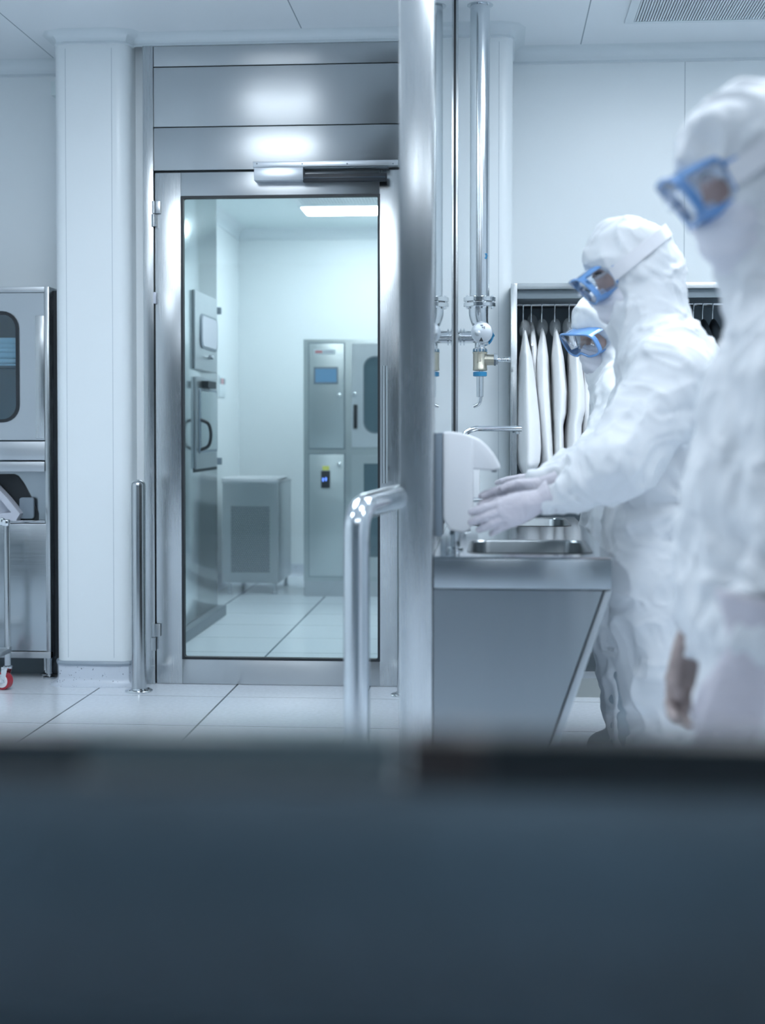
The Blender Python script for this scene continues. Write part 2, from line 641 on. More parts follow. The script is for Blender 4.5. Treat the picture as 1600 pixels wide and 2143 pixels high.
# inner room
struct(B('wall_inner_back', M_WALL, None, -2.1, -0.2, 10.55, 10.65, 0, H2 + 0.05))
struct(B('wall_inner_left', M_WALL, None, -1.98, -1.88, YWL + 0.11, 10.6, 0, H2 + 0.05))
struct(B('wall_inner_right', M_WALL, None, -0.30, -0.20, YD + 0.2, 10.6, 0, H2 + 0.05))


def cove(path, z0, z1, out, name):
    """coved cornice along a plan path (x, y, nx, ny) with outward normals"""
    loops = []
    for x, y, nx, ny in path:
        L = [(x, y, z1 + 0.02)]
        for k in range(9):
            t = k / 8
            a = R(90 * t)
            o = out * (1 - math.sin(a)) + 0.004
            z = z1 - (z1 - z0) * (1 - math.cos(a))
            L.append((x + nx * o, y + ny * o, z))
        L.append((x + nx * 0.010, y + ny * 0.010, z0 - 0.012))
        L.append((x, y, z0 - 0.014))
        loops.append(L)
    return struct(MB().loft(loops).build(name, M_TRIM, None, 30))


d7 = 0.70711
cove([(XL, YWL, 0, -1), (XCL - 0.0, YWL, 0, -1)], 2.715, H1, 0.06, 'trim_4')
cove([(XCL, YWL, -1, 0), (XCL, YC + 0.055, -1, 0), (XCL + 0.016, YC + 0.016, -d7, -d7), (XCL + 0.055, YC, 0, -1), (XCR - 0.055, YC, 0, -1), (XCR - 0.016, YC + 0.016, d7, -d7), (XCR, YC + 0.055, 1, 0), (XCR, YD - 0.0, 1, 0)], 2.73, H1, 0.055, 'trim_5')
cove([(XCR, YD, 0, -1), (-0.30, YD, 0, -1)], 2.735, H1, 0.05, 'trim_6')
cove([(-0.36, 6.0, 0, -1), (XP - 0.05, 6.0, 0, -1), (XP - 0.015, 6.015, d7, -d7), (XP, 6.05, 1, 0), (XP, YWR, 1, 0)], 2.73, H1, 0.05, 'trim_7')
cove([(XP, YWR, 0, -1), (XR, YWR, 0, -1)], 2.715, H1, 0.06, 'trim_8')
cove([(-1.88, 10.55, 0, -1), (-0.30, 10.55, 0, -1)], H2 - 0.07, H2, 0.07, 'trim_9')
cove([(-1.88, YWL + 0.11, 1, 0), (-1.88, 10.55, 1, 0)], H2 - 0.07, H2, 0.07, 'trim_10')


def skirt(path, name, h=0.088):
    loops = []
    for x, y, nx, ny in path:
        L = [(x, y, -0.01), (x + nx * 0.045, y + ny * 0.045, -0.01), (x + nx * 0.045, y + ny * 0.045, 0.001)]
        for k in range(1, 7):
            a = R(90 * k / 6)
            L.append((x + nx * (0.045 - 0.038 * math.sin(a)), y + ny * (0.045 - 0.038 * math.sin(a)), 0.001 + 0.035 * (1 - math.cos(a))))
        L += [(x + nx * 0.007, y + ny * 0.007, h), (x, y, h)]
        loops.append(L)
    return struct(MB().loft(loops).build(name, M_TERR, None, 30))


colpath = [(XCL, YWL, -1, 0), (XCL, YC + 0.055, -1, 0), (XCL + 0.016, YC + 0.016, -d7, -d7), (XCL + 0.055, YC, 0, -1), (XCR - 0.055, YC, 0, -1), (XCR - 0.016, YC + 0.016, d7, -d7), (XCR, YC + 0.055, 1, 0), (XCR, YD + 0.05, 1, 0)]
skirt(colpath, 'baseboard_column')
loops = []
for x, y, nx, ny in colpath:
    loops.append([(x, y, 0.088), (x + nx * 0.012, y + ny * 0.012, 0.088), (x + nx * 0.014, y + ny * 0.014, 0.096), (x + nx * 0.010, y + ny * 0.010, 0.105), (x, y, 0.106)])
struct(MB().loft(loops).build('trim_11', plain('grey capping strip', (0.30, 0.36, 0.42), 0.4), None, 30))
skirt([(XL, YWL, 0, -1), (XCL, YWL, 0, -1)], 'baseboard_left')
skirt([(XP, YWR, 0, -1), (XR, YWR, 0, -1)], 'baseboard_right')
skirt([(-1.88, 10.55, 0, -1), (-0.30, 10.55, 0, -1)], 'baseboard_inner_back')
skirt([(-1.88, YWL + 0.11, 1, 0), (-1.88, 10.55, 1, 0)], 'baseboard_inner_left')

# ------------------------------------------------------------------ door
door = struct(empty('door_1', (-0.93, YD, 0)))
xj0, xj1 = xz(302, 800, YD)[0], xz(323.5, 800, YD)[0]
xl = xz(326, 800, YD)[0]
xg0, xg1 = xz(382, 800, YD)[0], xz(792, 800, YD)[0]
xr = -0.358
zt = xz(580, 356, YD)[1]
B('jamb', M_ST_V, door, xj0, xj1, YD - 0.012, YD + 0.14, 0, 2.722, 0.002)
B('jamb', M_ST_V, door, xr + 0.004, xr + 0.055, YD - 0.012, YD + 0.14, 0, 2.722, 0.002)
B('rebate', M_DARK, door, xj1, xr + 0.004, YD + 0.012, YD + 0.05, zt - 0.015, 2.72)
B('rebate', M_DARK, door, xj1, xl + 0.002, YD + 0.012, YD + 0.05, 0, zt)
zs = [2.722, xz(580, 136.5, YD)[1], xz(580, 263.5, YD)[1], xz(580, 355, YD)[1]]
for k in range(3):
    B('transom_panel', M_ST_H, door, xj1 + 0.001, xr + 0.003, YD - 0.006, YD + 0.10, zs[k + 1] + 0.002, zs[k] - 0.002, 0.002)
zl1 = zt - 0.006
zb = xz(580, 1435, YD)[1] + 0.004
zg1 = xz(580, 411, YD)[1]
zg0 = xz(580, 1379, YD)[1]
B('stile', M_ST_V, door, xl, xg0 - 0.004, YD - 0.004, YD + 0.045, zb, zl1, 0.0015)
B('stile', M_ST_V, door, xg1 + 0.004, xr, YD - 0.004, YD + 0.045, zb, zl1, 0.0015)
B('rail', M_ST_H, door, xg0 - 0.004, xg1 + 0.004, YD - 0.0035, YD + 0.045, zg1 + 0.004, zl1, 0.0015)
B('rail', M_ST_H, door, xg0 - 0.004, xg1 + 0.004, YD - 0.0035, YD + 0.045, zb, zg0 - 0.004, 0.0015)
B('door_glass', M_GLASS, door, xg0, xg1, YD + 0.010, YD + 0.016, zg0, zg1)
MB().ring(rrect(xg0 - 0.006, xg1 + 0.006, zg0 - 0.006, zg1 + 0.006, 0.003, 2), rrect(xg0 + 0.004, xg1 - 0.004, zg0 + 0.004, zg1 - 0.004, 0.008, 2), YD - 0.0045, YD + 0.03).build('gasket', M_BLACK, door)
B('threshold_seal', M_BLACK, door, xl, xr, YD + 0.005, YD + 0.04, 0.001, zb)
# pull handle
hx = xz(808, 900, YD)[0]
hz1, hz0 = xz(808, 767, YD)[1], xz(808, 1010, YD)[1]
hh = MB().tube([(hx, YD - 0.065, hz0), (hx, YD - 0.065, hz1)], 0.0115, 20)
hh.tube([(hx, YD - 0.065, hz0 + 0.06), (hx, YD, hz0 + 0.06)], 0.008, 12).tube([(hx, YD - 0.065, hz1 - 0.06), (hx, YD, hz1 - 0.06)], 0.008, 12)
hh.build('pull_handle', M_ST_TUBE, door)
# hinges
for (ya, yb, w) in ((422, 475, 0.0), (1305, 1360, 0.0)):
    x_, za = xz(324, ya, YD)
    _, zb_ = xz(324, yb, YD)
    zm = (za + zb_) / 2
    h = MB().lathe([(0, 0.0085), (za - zm - 0.002, 0.0085)], (x_ - 0.001, YD - 0.014, zm + 0.002)).lathe([(0, 0.0085), (zm - 0.002 - zb_, 0.0085)], (x_ - 0.001, YD - 0.014, zb_))
    h.box(x_, x_ + 0.026, YD - 0.013, YD - 0.008, zm + 0.002, za, 0.001).box(x_ - 0.012, x_, YD - 0.020, YD - 0.015, zb_, zm - 0.002, 0.001)
    h.build('hinge', M_ST_CAB, door)
x_, za = xz(325, 612, YD)
_, zb_ = xz(325, 636, YD)
B('sensor_tab', M_LGREY, door, x_ - 0.006, x_ + 0.006, YD - 0.016, YD - 0.004, zb_, za, 0.002)
# door closer
closer = empty('door_closer', (xz(580, 360, YD)[0], YD, zt))
closer.parent = door
closer.location = Vector(closer.location) - Vector(door.location)
xa, z1_ = xz(529, 341, YD - 0.02)
xb, _ = xz(833, 337, YD - 0.02)
zr0, zr1 = xz(680, 348.5, YD - 0.02)[1], xz(680, 336.5, YD - 0.02)[1]
M_ALU = plain('anodised aluminium', (0.62, 0.67, 0.72), 0.35, 0.7)
o = B('mounting_rail', M_ALU, closer, xa, xb, YD - 0.022, YD - 0.006, zr0, zr1, 0.0015)
for sx in (537, 632, 726, 822):
    c = xz(sx, 342.5, YD - 0.022)
    MB().lathe([(0, 0.0035), (0.0015, 0.003)], (c[0], YD - 0.022, c[1]), (0, -1, 0), 10).build('screw', M_GREY, closer)
xb2 = xz(634, 360, YD - 0.06)[0]
z2, z3 = xz(580, 350, YD - 0.06)[1], xz(580, 377, YD - 0.06)[1]
B('closer_body', M_ALU, closer, xz(531, 360, YD - 0.06)[0], xb2, YD - 0.06, YD - 0.006, z3, z2, 0.002)
B('slide_channel', M_DKSTEEL, closer, xb2, xz(812, 360, YD - 0.05)[0], YD - 0.05, YD - 0.006, z2 - 0.004, z2, 0.001)
B('closer_arm', plain('black anodised', (0.008, 0.014, 0.022), 0.5, 0.0), closer, xb2 - 0.002, xz(809, 360, YD - 0.05)[0], YD - 0.052, YD - 0.030, xz(700, 380, YD - 0.05)[1], xz(700, 363, YD - 0.05)[1], 0.002)
B('arm_ridge', plain('dark arm ridge', (0.03, 0.05, 0.07), 0.4), closer, xb2 + 0.002, xz(806, 360, YD - 0.05)[0], YD - 0.055, YD - 0.052, xz(700, 373, YD - 0.05)[1], xz(700, 370.5, YD - 0.05)[1], 0.0005)

# ------------------------------------------------------------------ lights
def ceiling_lamp(x0, x1, y0, y1, z, mat, label):
    r = empty('ceiling_light', ((x0 + x1) / 2, (y0 + y1) / 2, z))
    MB().ring(rrect(x0 - 0.02, x1 + 0.02, y0 - 0.02, y1 + 0.02, 0.012, 3), rrect(x0, x1, y0, y1, 0.02, 3), z - 0.006, z + 0.002, 'XY').build('frame', M_TRIM, r)
    MB().prism(rrect(x0, x1, y0, y1, 0.02, 3), z - 0.004, z + 0.001, plane='XY').build('diffuser', mat, r, 0)
    tag(r, label, 'light')
    return r


ceiling_lamp(-1.275, -0.36, 9.5, 9.88, H2, M_LAMP2, 'bright white ceiling panel light seen through the door glass')
ceiling_lamp(-1.2, -0.4, 7.3, 7.7, H2, M_LAMP2, 'added white panel light in the inner room, unseen right behind the steel door')  # extra light out of view, added to brighten the inner room
ceiling_lamp(-1.56, -0.78, 3.2, 4.5, H1, M_LAMP, 'square white panel light above the floor before the steel door')
ceiling_lamp(0.45, 1.75, 4.15, 4.85, H1, M_LAMP_S, 'wide white panel light above the wardrobe end of the room')
ceiling_lamp(-2.6, -1.75, 1.95, 2.35, H1, M_LAMP, 'panel light on the ceiling, second from the door side on the left')
ceiling_lamp(1.5, 2.3, 1.95, 2.35, H1, M_LAMP, 'added fill panel light, out of view to the right of the blurred person')  # added fill out of view, kept off the blurred person
ceiling_lamp(-0.85, 0.05, -0.35, 0.05, H1, M_LAMP, 'panel light on the ceiling behind the viewer, left one')
ceiling_lamp(0.7, 1.6, -0.35, 0.05, H1, M_LAMP, 'added fill panel light on the ceiling behind the viewer, right one')  # unseen fill light added for overall brightness

ceiling_lamp(0.12, 0.92, 2.40, 2.85, H1, M_LAMP, 'added key panel light, unseen between the blurred person and the wash trough')  # added key light, out of view, to shade the coverall folds

# ceiling grilles
def grille(x0, x1, y0, y1, z, label, lam):
    r = empty('ceiling_vent', ((x0 + x1) / 2, (y0 + y1) / 2, z))
    MB().ring(rrect(x0 - 0.035, x1 + 0.035, y0 - 0.03, y1 + 0.03, 0.004, 2), rrect(x0, x1, y0, y1, 0.004, 2), z - 0.012, z + 0.002, 'XY').build('frame', M_TRIM, r)
    B('backing', M_GREY, r, x0, x1, y0, y1, z - 0.003, z - 0.001)
    m = MB()
    n = int((x1 - x0) / lam)
    for i in range(n):
        xx = x0 + (i + 0.5) * (x1 - x0) / n
        m.box(xx - lam * 0.3, xx + lam * 0.3, y0, y1, z - 0.010, z - 0.004)
    m.build('slats', M_TRIM, r, 0)
    tag(r, label, 'vent')


p = [atY(1325, 41, 1.0), ]
v1 = ray(1325, 40)
t1 = (H1 - EYE) / v1.z
gx0 = v1.x * t1
gy1 = v1.y * t1
grille(gx0, gx0 + 0.75, gy1 - 0.45, gy1, H1, 'white louvred air vent in the ceiling at the upper right', 0.011)
v1 = ray(625, 426)
t1 = (H2 - EYE) / v1.z
grille(v1.x * t1 + 0.03, -0.34, v1.y * t1 - 0.6, v1.y * t1 - 0.02, H2, 'white air vent in the inner ceiling beyond the door glass', 0.02)

# ================================================================== PARTITION
XM = -0.145
post = B('partition_post', M_ST_V, None, -0.228, XM - 0.001, 3.50, 3.62, 0, H1 - 0.001, 0.004)
tag(post, 'tall brushed steel post running floor to ceiling in the middle', 'post')
part = empty('partition', (XM - 0.04, 4.5, 0))
B('mirror_panel', M_MIRROR, part, XM - 0.006, XM, 3.62, 5.47, 0.55, H1 - 0.001, label='clear mirror panel reflecting the pipes')
B('lower_panel', M_ST_SINK, part, XM - 0.006, XM, 3.62, 5.47, 0, 0.548)
B('back_panel', M_ST_V, part, XM - 0.07, XM - 0.007, 3.621, 5.47, 0, H1 - 0.001)
B('gasket', M_BLACK, part, XM - 0.07, XM + 0.004, 5.471, 5.505, 0, H1 - 0.001)
B('end_channel', M_ST_V, part, XM - 0.07, XM + 0.012, 5.506, 5.56, 0, H1 - 0.001, 0.002)
B('infill', M_WALL, part, XM - 0.07, XM - 0.01, 5.561, 5.998, 0, H1 - 0.001)
tag(part, 'mirrored partition behind the steel post, above the wash trough', 'partition')

# ================================================================== BOLLARDS AND RAIL
def bollard(px, py, label, grp):
    v = ray(px, py)
    t = -EYE / v.z
    c = Vector((v.x * t, v.y * t, 0))
    r = empty('bollard', c)
    hgt = 0.885
    rad = 0.0305
    prof = [(0.008, rad), (hgt - rad * 0.8, rad)]
    for k in range(1, 8):
        a = R(90 * k / 7)
        prof.append((hgt - rad * 0.8 + rad * 0.8 * math.sin(a), rad * math.cos(a)))
    MB().lathe(prof, c, seg=32).build('post', M_ST_TUBE, r)
    MB().lathe([(0.0, 0.058), (0.005, 0.058), (0.008, 0.054), (0.010, rad + 0.002), (0.014, rad)], c, seg=32).build('base_flange', M_CHROME, r)
    for k in range(4):
        a = R(45 + 90 * k)
        MB().lathe([(0.008, 0.006), (0.011, 0.0045)], c + Vector((math.cos(a) * 0.045, math.sin(a) * 0.045, 0)), seg=8).build('screw', M_CHROME, r)
    tag(r, label, 'bollard', grp)


bollard(290.5, 1447, 'short round steel bollard standing left of the glass door', None)
bollard(846, 1456, 'short round steel bollard half hidden behind the tall steel post', None)

gr = empty('guard_rail', at(745, 1200, 3.3) * 1.0)
gr.location.z = 0
b0 = at(745, 1500, 3.3)
b0.z = 0.0
top = at(746, 1110, 3.3)
end = Vector((-0.229, 3.53, at(838, 1041, 3.5).z))
kn = at(752, 1078, 3.3)
dirn = (end - at(757, 1071, 3.3)).normalized()
c0 = at(757, 1072, 3.3)
pts = [Vector((top.x, top.y, 0.0)), Vector((top.x, top.y, top.z - 0.25)), top, ]
# smooth elbow
P0, P1, P2 = Vector((top.x, top.y, at(746, 1118, 3.3).z)), Vector((top.x, top.y, at(746, 1064, 3.3).z)), None
P2 = P1 + (end - P1).normalized() * 0.06
el = []
for k in range(11):
    t = k / 10
    el.append(P0 * (1 - t) ** 2 + P1 * 2 * t * (1 - t) + P2 * t * t)
rr = 0.0305
MB().tube([Vector((top.x, top.y, 0.0)), Vector((top.x, top.y, 0.5))] + el + [end + (end - P1).normalized() * 0.0], rr, 32).build('rail_tube', M_POL, gr, 60)
MB().lathe([(0, 0.06), (0.006, 0.06), (0.009, 0.055), (0.01, 0.032)], (top.x, top.y, 0), seg=32).build('base_flange', M_POL, gr)
tag(gr, 'polished steel guard rail with a rounded bend in front of the glass door', 'rail')

# ================================================================== WASH TROUGH
sk = empty('wash_trough', (0.07, 4.3, 0))
S0, S1 = 3.50, 5.10
XS0, XS1 = XM + 0.001, 0.289
ZS = 0.785
bx0, bx1 = -0.06, 0.25
basins = [(3.60, 4.02), (4.60, 5.02)]
# top sheet as rings round the basins plus infill
m = MB()
zt0, zt1 = ZS - 0.004, ZS
def rect_like(x0, x1, y0, y1, n=6):
    out = []
    for (cx, cy), a0 in (((x1, y1), 0), ((x0, y1), 90), ((x0, y0), 180), ((x1, y0), 270)):
        for k in range(n + 1):
            t = k / n
            # spread the points along the two sides next to the corner
            f = 0.12
            if a0 == 0:
                p_ = (cx, cy - f * (1 - 2 * t)) if t < 0.5 else (cx - f * (2 * t - 1), cy)
            elif a0 == 90:
                p_ = (cx + f * (1 - 2 * t), cy) if t < 0.5 else (cx, cy - f * (2 * t - 1))
            elif a0 == 180:
                p_ = (cx, cy + f * (1 - 2 * t)) if t < 0.5 else (cx + f * (2 * t - 1), cy)
            else:
                p_ = (cx - f * (1 - 2 * t), cy) if t < 0.5 else (cx, cy + f * (2 * t - 1))
            out.append(p_)
    return out


cuts = [S0, 4.31, S1]
for (y0, y1), a, b_ in zip(basins, cuts[:-1], cuts[1:]):
    m.ring(rect_like(XS0, XS1, a, b_), rrect(bx0, bx1, y0, y1, 0.05, 6), zt0, zt1, 'XY')
top_o = m.build('counter_top', M_ST_TOP, sk, 30)
for (y0, y1) in basins:
    m = MB()
    L = []
    for ins, z in ((-0.004, ZS + 0.0015), (0.002, ZS + 0.001), (0.006, ZS - 0.004), (0.010, ZS - 0.10), (0.02, ZS - 0.125), (0.05, ZS - 0.135)):
        L.append([(x, y, z) for x, y in rrect(bx0 + ins, bx1 - ins, y0 + ins, y1 - ins, max(0.052 - abs(ins) * 0.3, 0.01), 6)])
    m.loft(L, True, False, True)
    m.build('basin', steel('basin steel', (0.22, 0.245, 0.26), 0.3, (0, 0, 1), 0.3, (1, 60, 1)), sk, 40)
    MB().lathe([(0, 0.025), (0.003, 0.025), (0.004, 0.018)], ((bx0 + bx1) / 2, (y0 + y1) / 2, ZS - 0.135)).build('drain', M_CHROME, sk)
B('apron', M_ST_SINK, sk, XS0, XS1, S0 - 0.002, S0 + 0.03, ZS - 0.078, ZS - 0.0045, 0.003)
B('apron', M_ST_SINK, sk, XS1 - 0.02, XS1, S0 + 0.03, S1, ZS - 0.078, ZS - 0.0045, 0.003)
zt_ = ZS - 0.082
xa_, za_ = xz(1262, 1240, S0 + 0.01)
xb_, zb2 = xz(1166, 1510, S0 + 0.01)
slope = (xb_ - xa_) / (zb2 - za_)
def xs_at(z, off=0):
    return xa_ + slope * (z - za_) + off
MB().prism([(XS0, zt_), (xs_at(zt_, -0.002), zt_), (xs_at(0.12, -0.002), 0.12), (XS0, 0.12)], S0 + 0.012, S1 - 0.01).build('body_panel', M_ST_SINK, sk)
MB().prism([(xs_at(zt_, 0.003), zt_), (xs_at(zt_, 0.020), zt_), (xs_at(0.10, 0.024), 0.10), (xs_at(0.10, 0.003), 0.10)], S0 + 0.006, S1 - 0.01, 0.001).build('sloping_frame', M_ST_CAB, sk)
MB().prism([(xs_at(zt_, -0.003), zt_), (xs_at(zt_, 0.004), zt_), (xs_at(0.11, 0.004), 0.11), (xs_at(0.11, -0.003), 0.11)], S0 + 0.02, S1 - 0.02).build('shadow_gap', M_DARK, sk)
for (lx, ly) in ((-0.10, 3.56), (0.02, 3.56), (-0.10, 5.0), (0.02, 5.0)):
    MB().lathe([(0.0, 0.022), (0.02, 0.022), (0.022, 0.014), (0.12, 0.014)], (lx, ly, 0)).build('leg', M_ST_TUBE, sk)
tag(sk, 'long stainless steel wash trough with two basins and sloping side', 'sink')


def faucet(Y, label):
    f = empty('faucet', (-0.105, Y, ZS))
    zz = at(1040, 897, Y).z
    pts = [(-0.105, Y, ZS), (-0.105, Y, zz - 0.06), (-0.100, Y, zz - 0.032), (-0.083, Y, zz - 0.010), (-0.055, Y, zz), (-0.02, Y, zz), (0.097, Y, zz)]
    MB().tube(pts, 0.0095, 18, smooth_n=5).build('spout', M_CHROME, f, 60)
    MB().lathe([(0, 0.026), (0.006, 0.026), (0.010, 0.020), (0.05, 0.016), (0.055, 0.0105)], (-0.105, Y, ZS)).build('base', M_CHROME, f)
    MB().lathe([(0, 0.0075), (0.008, 0.0075)], (0.083, Y, zz - 0.018)).box(0.066, 0.074, Y - 0.004, Y + 0.004, zz - 0.014, zz - 0.006).build('aerator', M_CHROME, f)
    tag(f, label, 'faucet')
    return f


faucet(4.80, 'chrome gooseneck faucet reaching out over the far basin, behind the soap dispenser')

f = empty('faucet', (XM, 4.15, 0.89))
zz = at(1015, 1046, 4.15).z
MB().tube([(XM, 4.15, zz), (-0.0, 4.15, zz)], 0.0065, 14).build('spout', M_CHROME, f)
MB().lathe([(0, 0.02), (0.006, 0.02), (0.008, 0.012)], (XM, 4.15, zz), (1, 0, 0)).build('wall_plate', M_CHROME, f)
tag(f, 'thin straight chrome spout sticking out between the dispenser and the gloved hands', 'faucet')

f = empty('tap_stem', at(952, 1150, 3.70))
f.location.z = ZS
c = f.location.copy()
MB().lathe([(0, 0.021), (0.005, 0.021), (0.008, 0.013), (0.035, 0.012), (0.04, 0.015), (0.052, 0.013)], c).build('stem', M_CHROME, f)
MB().tube([c + Vector((0, 0, 0.045)), c + Vector((0.04, 0, 0.05))], [0.007, 0.005], 10).build('lever', M_CHROME, f)
tag(f, 'small chrome tap stem on the trough beneath the soap dispenser', 'tap')

# ------------------------------------------------------------------ dispensers
def px_poly(pts, d):
    out = []
    for x, y in pts:
        q = atY(x, y, d)
        out.append((q.x, q.z))
    return out


YDp = 3.66
ds = empty('soap_dispenser', (XM, YDp, 0.9))
bp = px_poly([(906, 906), (927, 905), (927, 1120), (906, 1120)], YDp)
bp = [(XM + 0.0005, bp[0][1]), bp[1], bp[2], (XM + 0.0005, bp[3][1])]
MB().prism(bp, YDp - 0.052, YDp + 0.052, 0.003).build('back_plate', M_GREY, ds)
body = [(928, 904), (944, 903), (975, 908), (990, 914), (990, 1093), (982, 1108), (970, 1112), (940, 1106), (928, 1082)]
MB().prism(px_poly(body, YDp)[::-1], YDp - 0.055, YDp + 0.055, 0.006).build('housing', M_WHITE, ds, 50)
noz = [(984, 911), (1004, 920), (1020, 934), (1034, 952), (1046, 972), (1047, 981), (1030, 984), (984, 981)]
MB().prism(px_poly(noz, YDp)[::-1], YDp - 0.04, YDp + 0.04, 0.006).build('spout_hood', M_WHITE, ds, 50)
MB().prism(px_poly([(1026, 984), (1040, 983), (1038, 988), (1030, 988)], YDp)[::-1], YDp - 0.01, YDp + 0.01, 0.001).build('nozzle', M_GREY, ds)
c = atY(952, 1110, YDp)
MB().lathe([(0, 0.0), (0.0, 0.011), (0.03, 0.011), (0.03, 0.0)], (c.x, YDp, c.z - 0.027)).build('drip_tube', M_POL, ds)
tag(ds, 'white soap dispenser with grey back plate beside the steel post', 'dispenser')

Y2 = 4.60
ds = empty('soap_dispenser', (XM, Y2, 0.9))
q0, q1 = atY(985, 975, Y2), atY(1003, 1062, Y2)
MB().prism([(XM + 0.02, q1.z), (q1.x, q1.z), (q1.x, q0.z), (q1.x - 0.03, q0.z + 0.02), (XM + 0.02, q0.z + 0.02)], Y2 - 0.045, Y2 + 0.045, 0.005).build('housing', M_WHITE, ds, 50)
B('back_plate', M_GREY, ds, XM + 0.0005, XM + 0.02, Y2 - 0.04, Y2 + 0.04, q1.z - 0.02, q0.z + 0.01, 0.002)
B('pump', M_GREY, ds, XM + 0.04, q1.x - 0.005, Y2 - 0.03, Y2 + 0.03, q1.z - 0.024, q1.z - 0.001, 0.003)
tag(ds, 'slim white soap dispenser mostly hidden behind the large one', 'dispenser')

# ================================================================== PIPES
YP = 5.72
pp = empty('water_pipe', (atY(1003, 700, YP).x, YP, 0))
SP = 3000.0 / ((atY(1003, 700, YP) - Vector((0, 0, EYE))).dot(Vector((-math.sin(YAW), math.cos(YAW), 0))))
def PX(x, y):
    return atY(x, y, YP)
def zz_(y):
    return PX(1003, y).z
cx = PX(1003, 700).x
u_ = 1.0 / SP
def vl(prof, x=1003):
    c_ = PX(x, 700)
    return MB().lathe([(zz_(y), r_ * u_) for y, r_ in prof], (c_.x, YP, 0), seg=36)
vl([(630, 20.5), (12, 20.5)]).build('riser', M_POL, pp)
vl([(13, 20.5), (12, 27), (4, 27), (-10, 20.5)]).build('ceiling_flange', M_POL, pp)
for (ya, yb) in ((632, 622), (643, 634)):
    vl([(ya, 22), (ya, 32), (ya - 1, 33.5), (yb + 1, 33.5), (yb, 32), (yb, 22)]).build('flange', M_CHROME, pp)
for k in range(8):
    a = R(22.5 + 45 * k)
    c_ = Vector((cx + math.cos(a) * 28 * u_, YP + math.sin(a) * 28 * u_, 0))
    MB().lathe([(zz_(646), 3.2 * u_), (zz_(619), 3.2 * u_)], c_, seg=6).build('bolt', M_CHROME, pp)
MB().tube([PX(1001, 642), PX(1001, 658), PX(1004, 674), PX(1009, 690), PX(1009, 722)], [20.5 * u_, 20.5 * u_, 18 * u_, 14 * u_, 13 * u_], 30, smooth_n=4).build('reducer', M_POL, pp, 60)
# valve disc facing the room
dc = PX(1008, 697)
dc.y -= 0.045
MB().lathe([(0, 22.5 * u_), (0.03, 22.5 * u_), (0.034, 21 * u_), (0.036, 19 * u_)], dc + Vector((0, 0.036, 0)), (0, -1, 0), 36).build('valve_disc', M_ALU, pp)
nb = PX(999, 699)
nb.y = dc.y
MB().lathe([(0, 6 * u_), (0.008, 6 * u_), (0.010, 3 * u_)], nb, (0, -1, 0), 16).build('disc_knob', M_ST_CAB, pp)
tr = [PX(1002, 716), PX(1011, 716), PX(1007, 707)]
MB().prism([(q.x, q.z) for q in tr], dc.y - 0.0025, dc.y + 0.001).build('arrow_mark', M_BLACK, pp)
m = MB()
for (a, b_) in (((1006, 683), (1010, 682)), ((1013, 685), (1014, 689)), ((1009, 687), (1011, 686))):
    A_, B_ = PX(*a), PX(*b_)
    m.box(min(A_.x, B_.x) - 0.001, max(A_.x, B_.x) + 0.001, dc.y - 0.0025, dc.y + 0.001, min(A_.z, B_.z) - 0.001, max(A_.z, B_.z) + 0.001)
m.build('dial_marks', M_GREY, pp)
q = PX(1025, 703)
m = MB()
for k in range(7):
    a = R(-70 + 140 * k / 6)
    m.lathe([(-0.006, 0.005), (0.006, 0.005)], (dc.x + math.cos(a) * 24 * u_, dc.y + 0.02, dc.z + math.sin(a) * 12 * u_ - 0.004 * k), (0, 1, 0), 10)
m.tube([PX(1020, 690), PX(1030, 700), PX(1024, 716), PX(1012, 722)], 3.2 * u_, 10, smooth_n=4)
m.build('handle', M_BLUE, pp, label='blue valve handle')
# cross pipe to the partition
MB().tube([(XM + 0.002, YP, zz_(705)), (PX(995, 705).x, YP, zz_(705))], 13.5 * u_, 24).build('cross_pipe', M_CHROME, pp)
for x_ in (962, 969):
    MB().lathe([(0, 13 * u_), (0, 17.5 * u_), (3 * u_, 17.5 * u_), (3 * u_, 13 * u_)], (PX(x_, 705).x, YP, zz_(705)), (1, 0, 0)).build('clamp_ring', M_POL, pp)
vl([(735, 14), (729, 14), (728, 11), (718, 11)], 1004).build('neck', M_POL, pp)
m = MB()
for k in range(12):
    a = 2 * math.pi * k / 12
    m.lathe([(zz_(737), 2.2 * u_), (zz_(731), 2.2 * u_)], (PX(1004, 700).x + math.cos(a) * 13 * u_, YP + math.sin(a) * 13 * u_, 0), seg=6)
m.build('bolt_ring', plain('blue grey bolts', (0.12, 0.22, 0.3), 0.3, 0.6), pp)
bb = vl([(776, 13), (775, 15), (770, 15), (769, 14.5), (740, 14.5), (739, 15.5), (737, 15.5), (736, 13)], 1004)
bb.tube([PX(1004, 753), PX(1034, 753)], [11.5 * u_, 11.5 * u_], 24)
bb.build('valve_body', M_BRASS, pp, label='dull brass valve body')
MB().lathe([(0, 11 * u_), (0, 14.5 * u_), (4 * u_, 14.5 * u_), (4 * u_, 12 * u_), (8 * u_, 11.5 * u_), (8.5 * u_, 6 * u_)], PX(1033, 753), (1, 0, 0), 6).build('hex_nut', M_POL, pp)
prof = [(0, 5 * u_)]
for k in range(6):
    prof += [((k * 4 + 1) * u_, 4.4 * u_), ((k * 4 + 4) * u_, 5.6 * u_)]
prof += [(26 * u_, 6.2 * u_), (30 * u_, 6.2 * u_), (31 * u_, 4 * u_)]
MB().lathe(prof, PX(1038, 753), (1, 0, 0), 16).build('hose_barb', M_POL, pp)
fc = bpy.data.curves.new('marking', 'FONT')
fc.body = 'JS'
fc.size = 0.024
fc.extrude = 0.0008
tmp = bpy.data.objects.new('marking_tmp', fc)
me = bpy.data.meshes.new_from_object(tmp)
q = PX(998, 757)
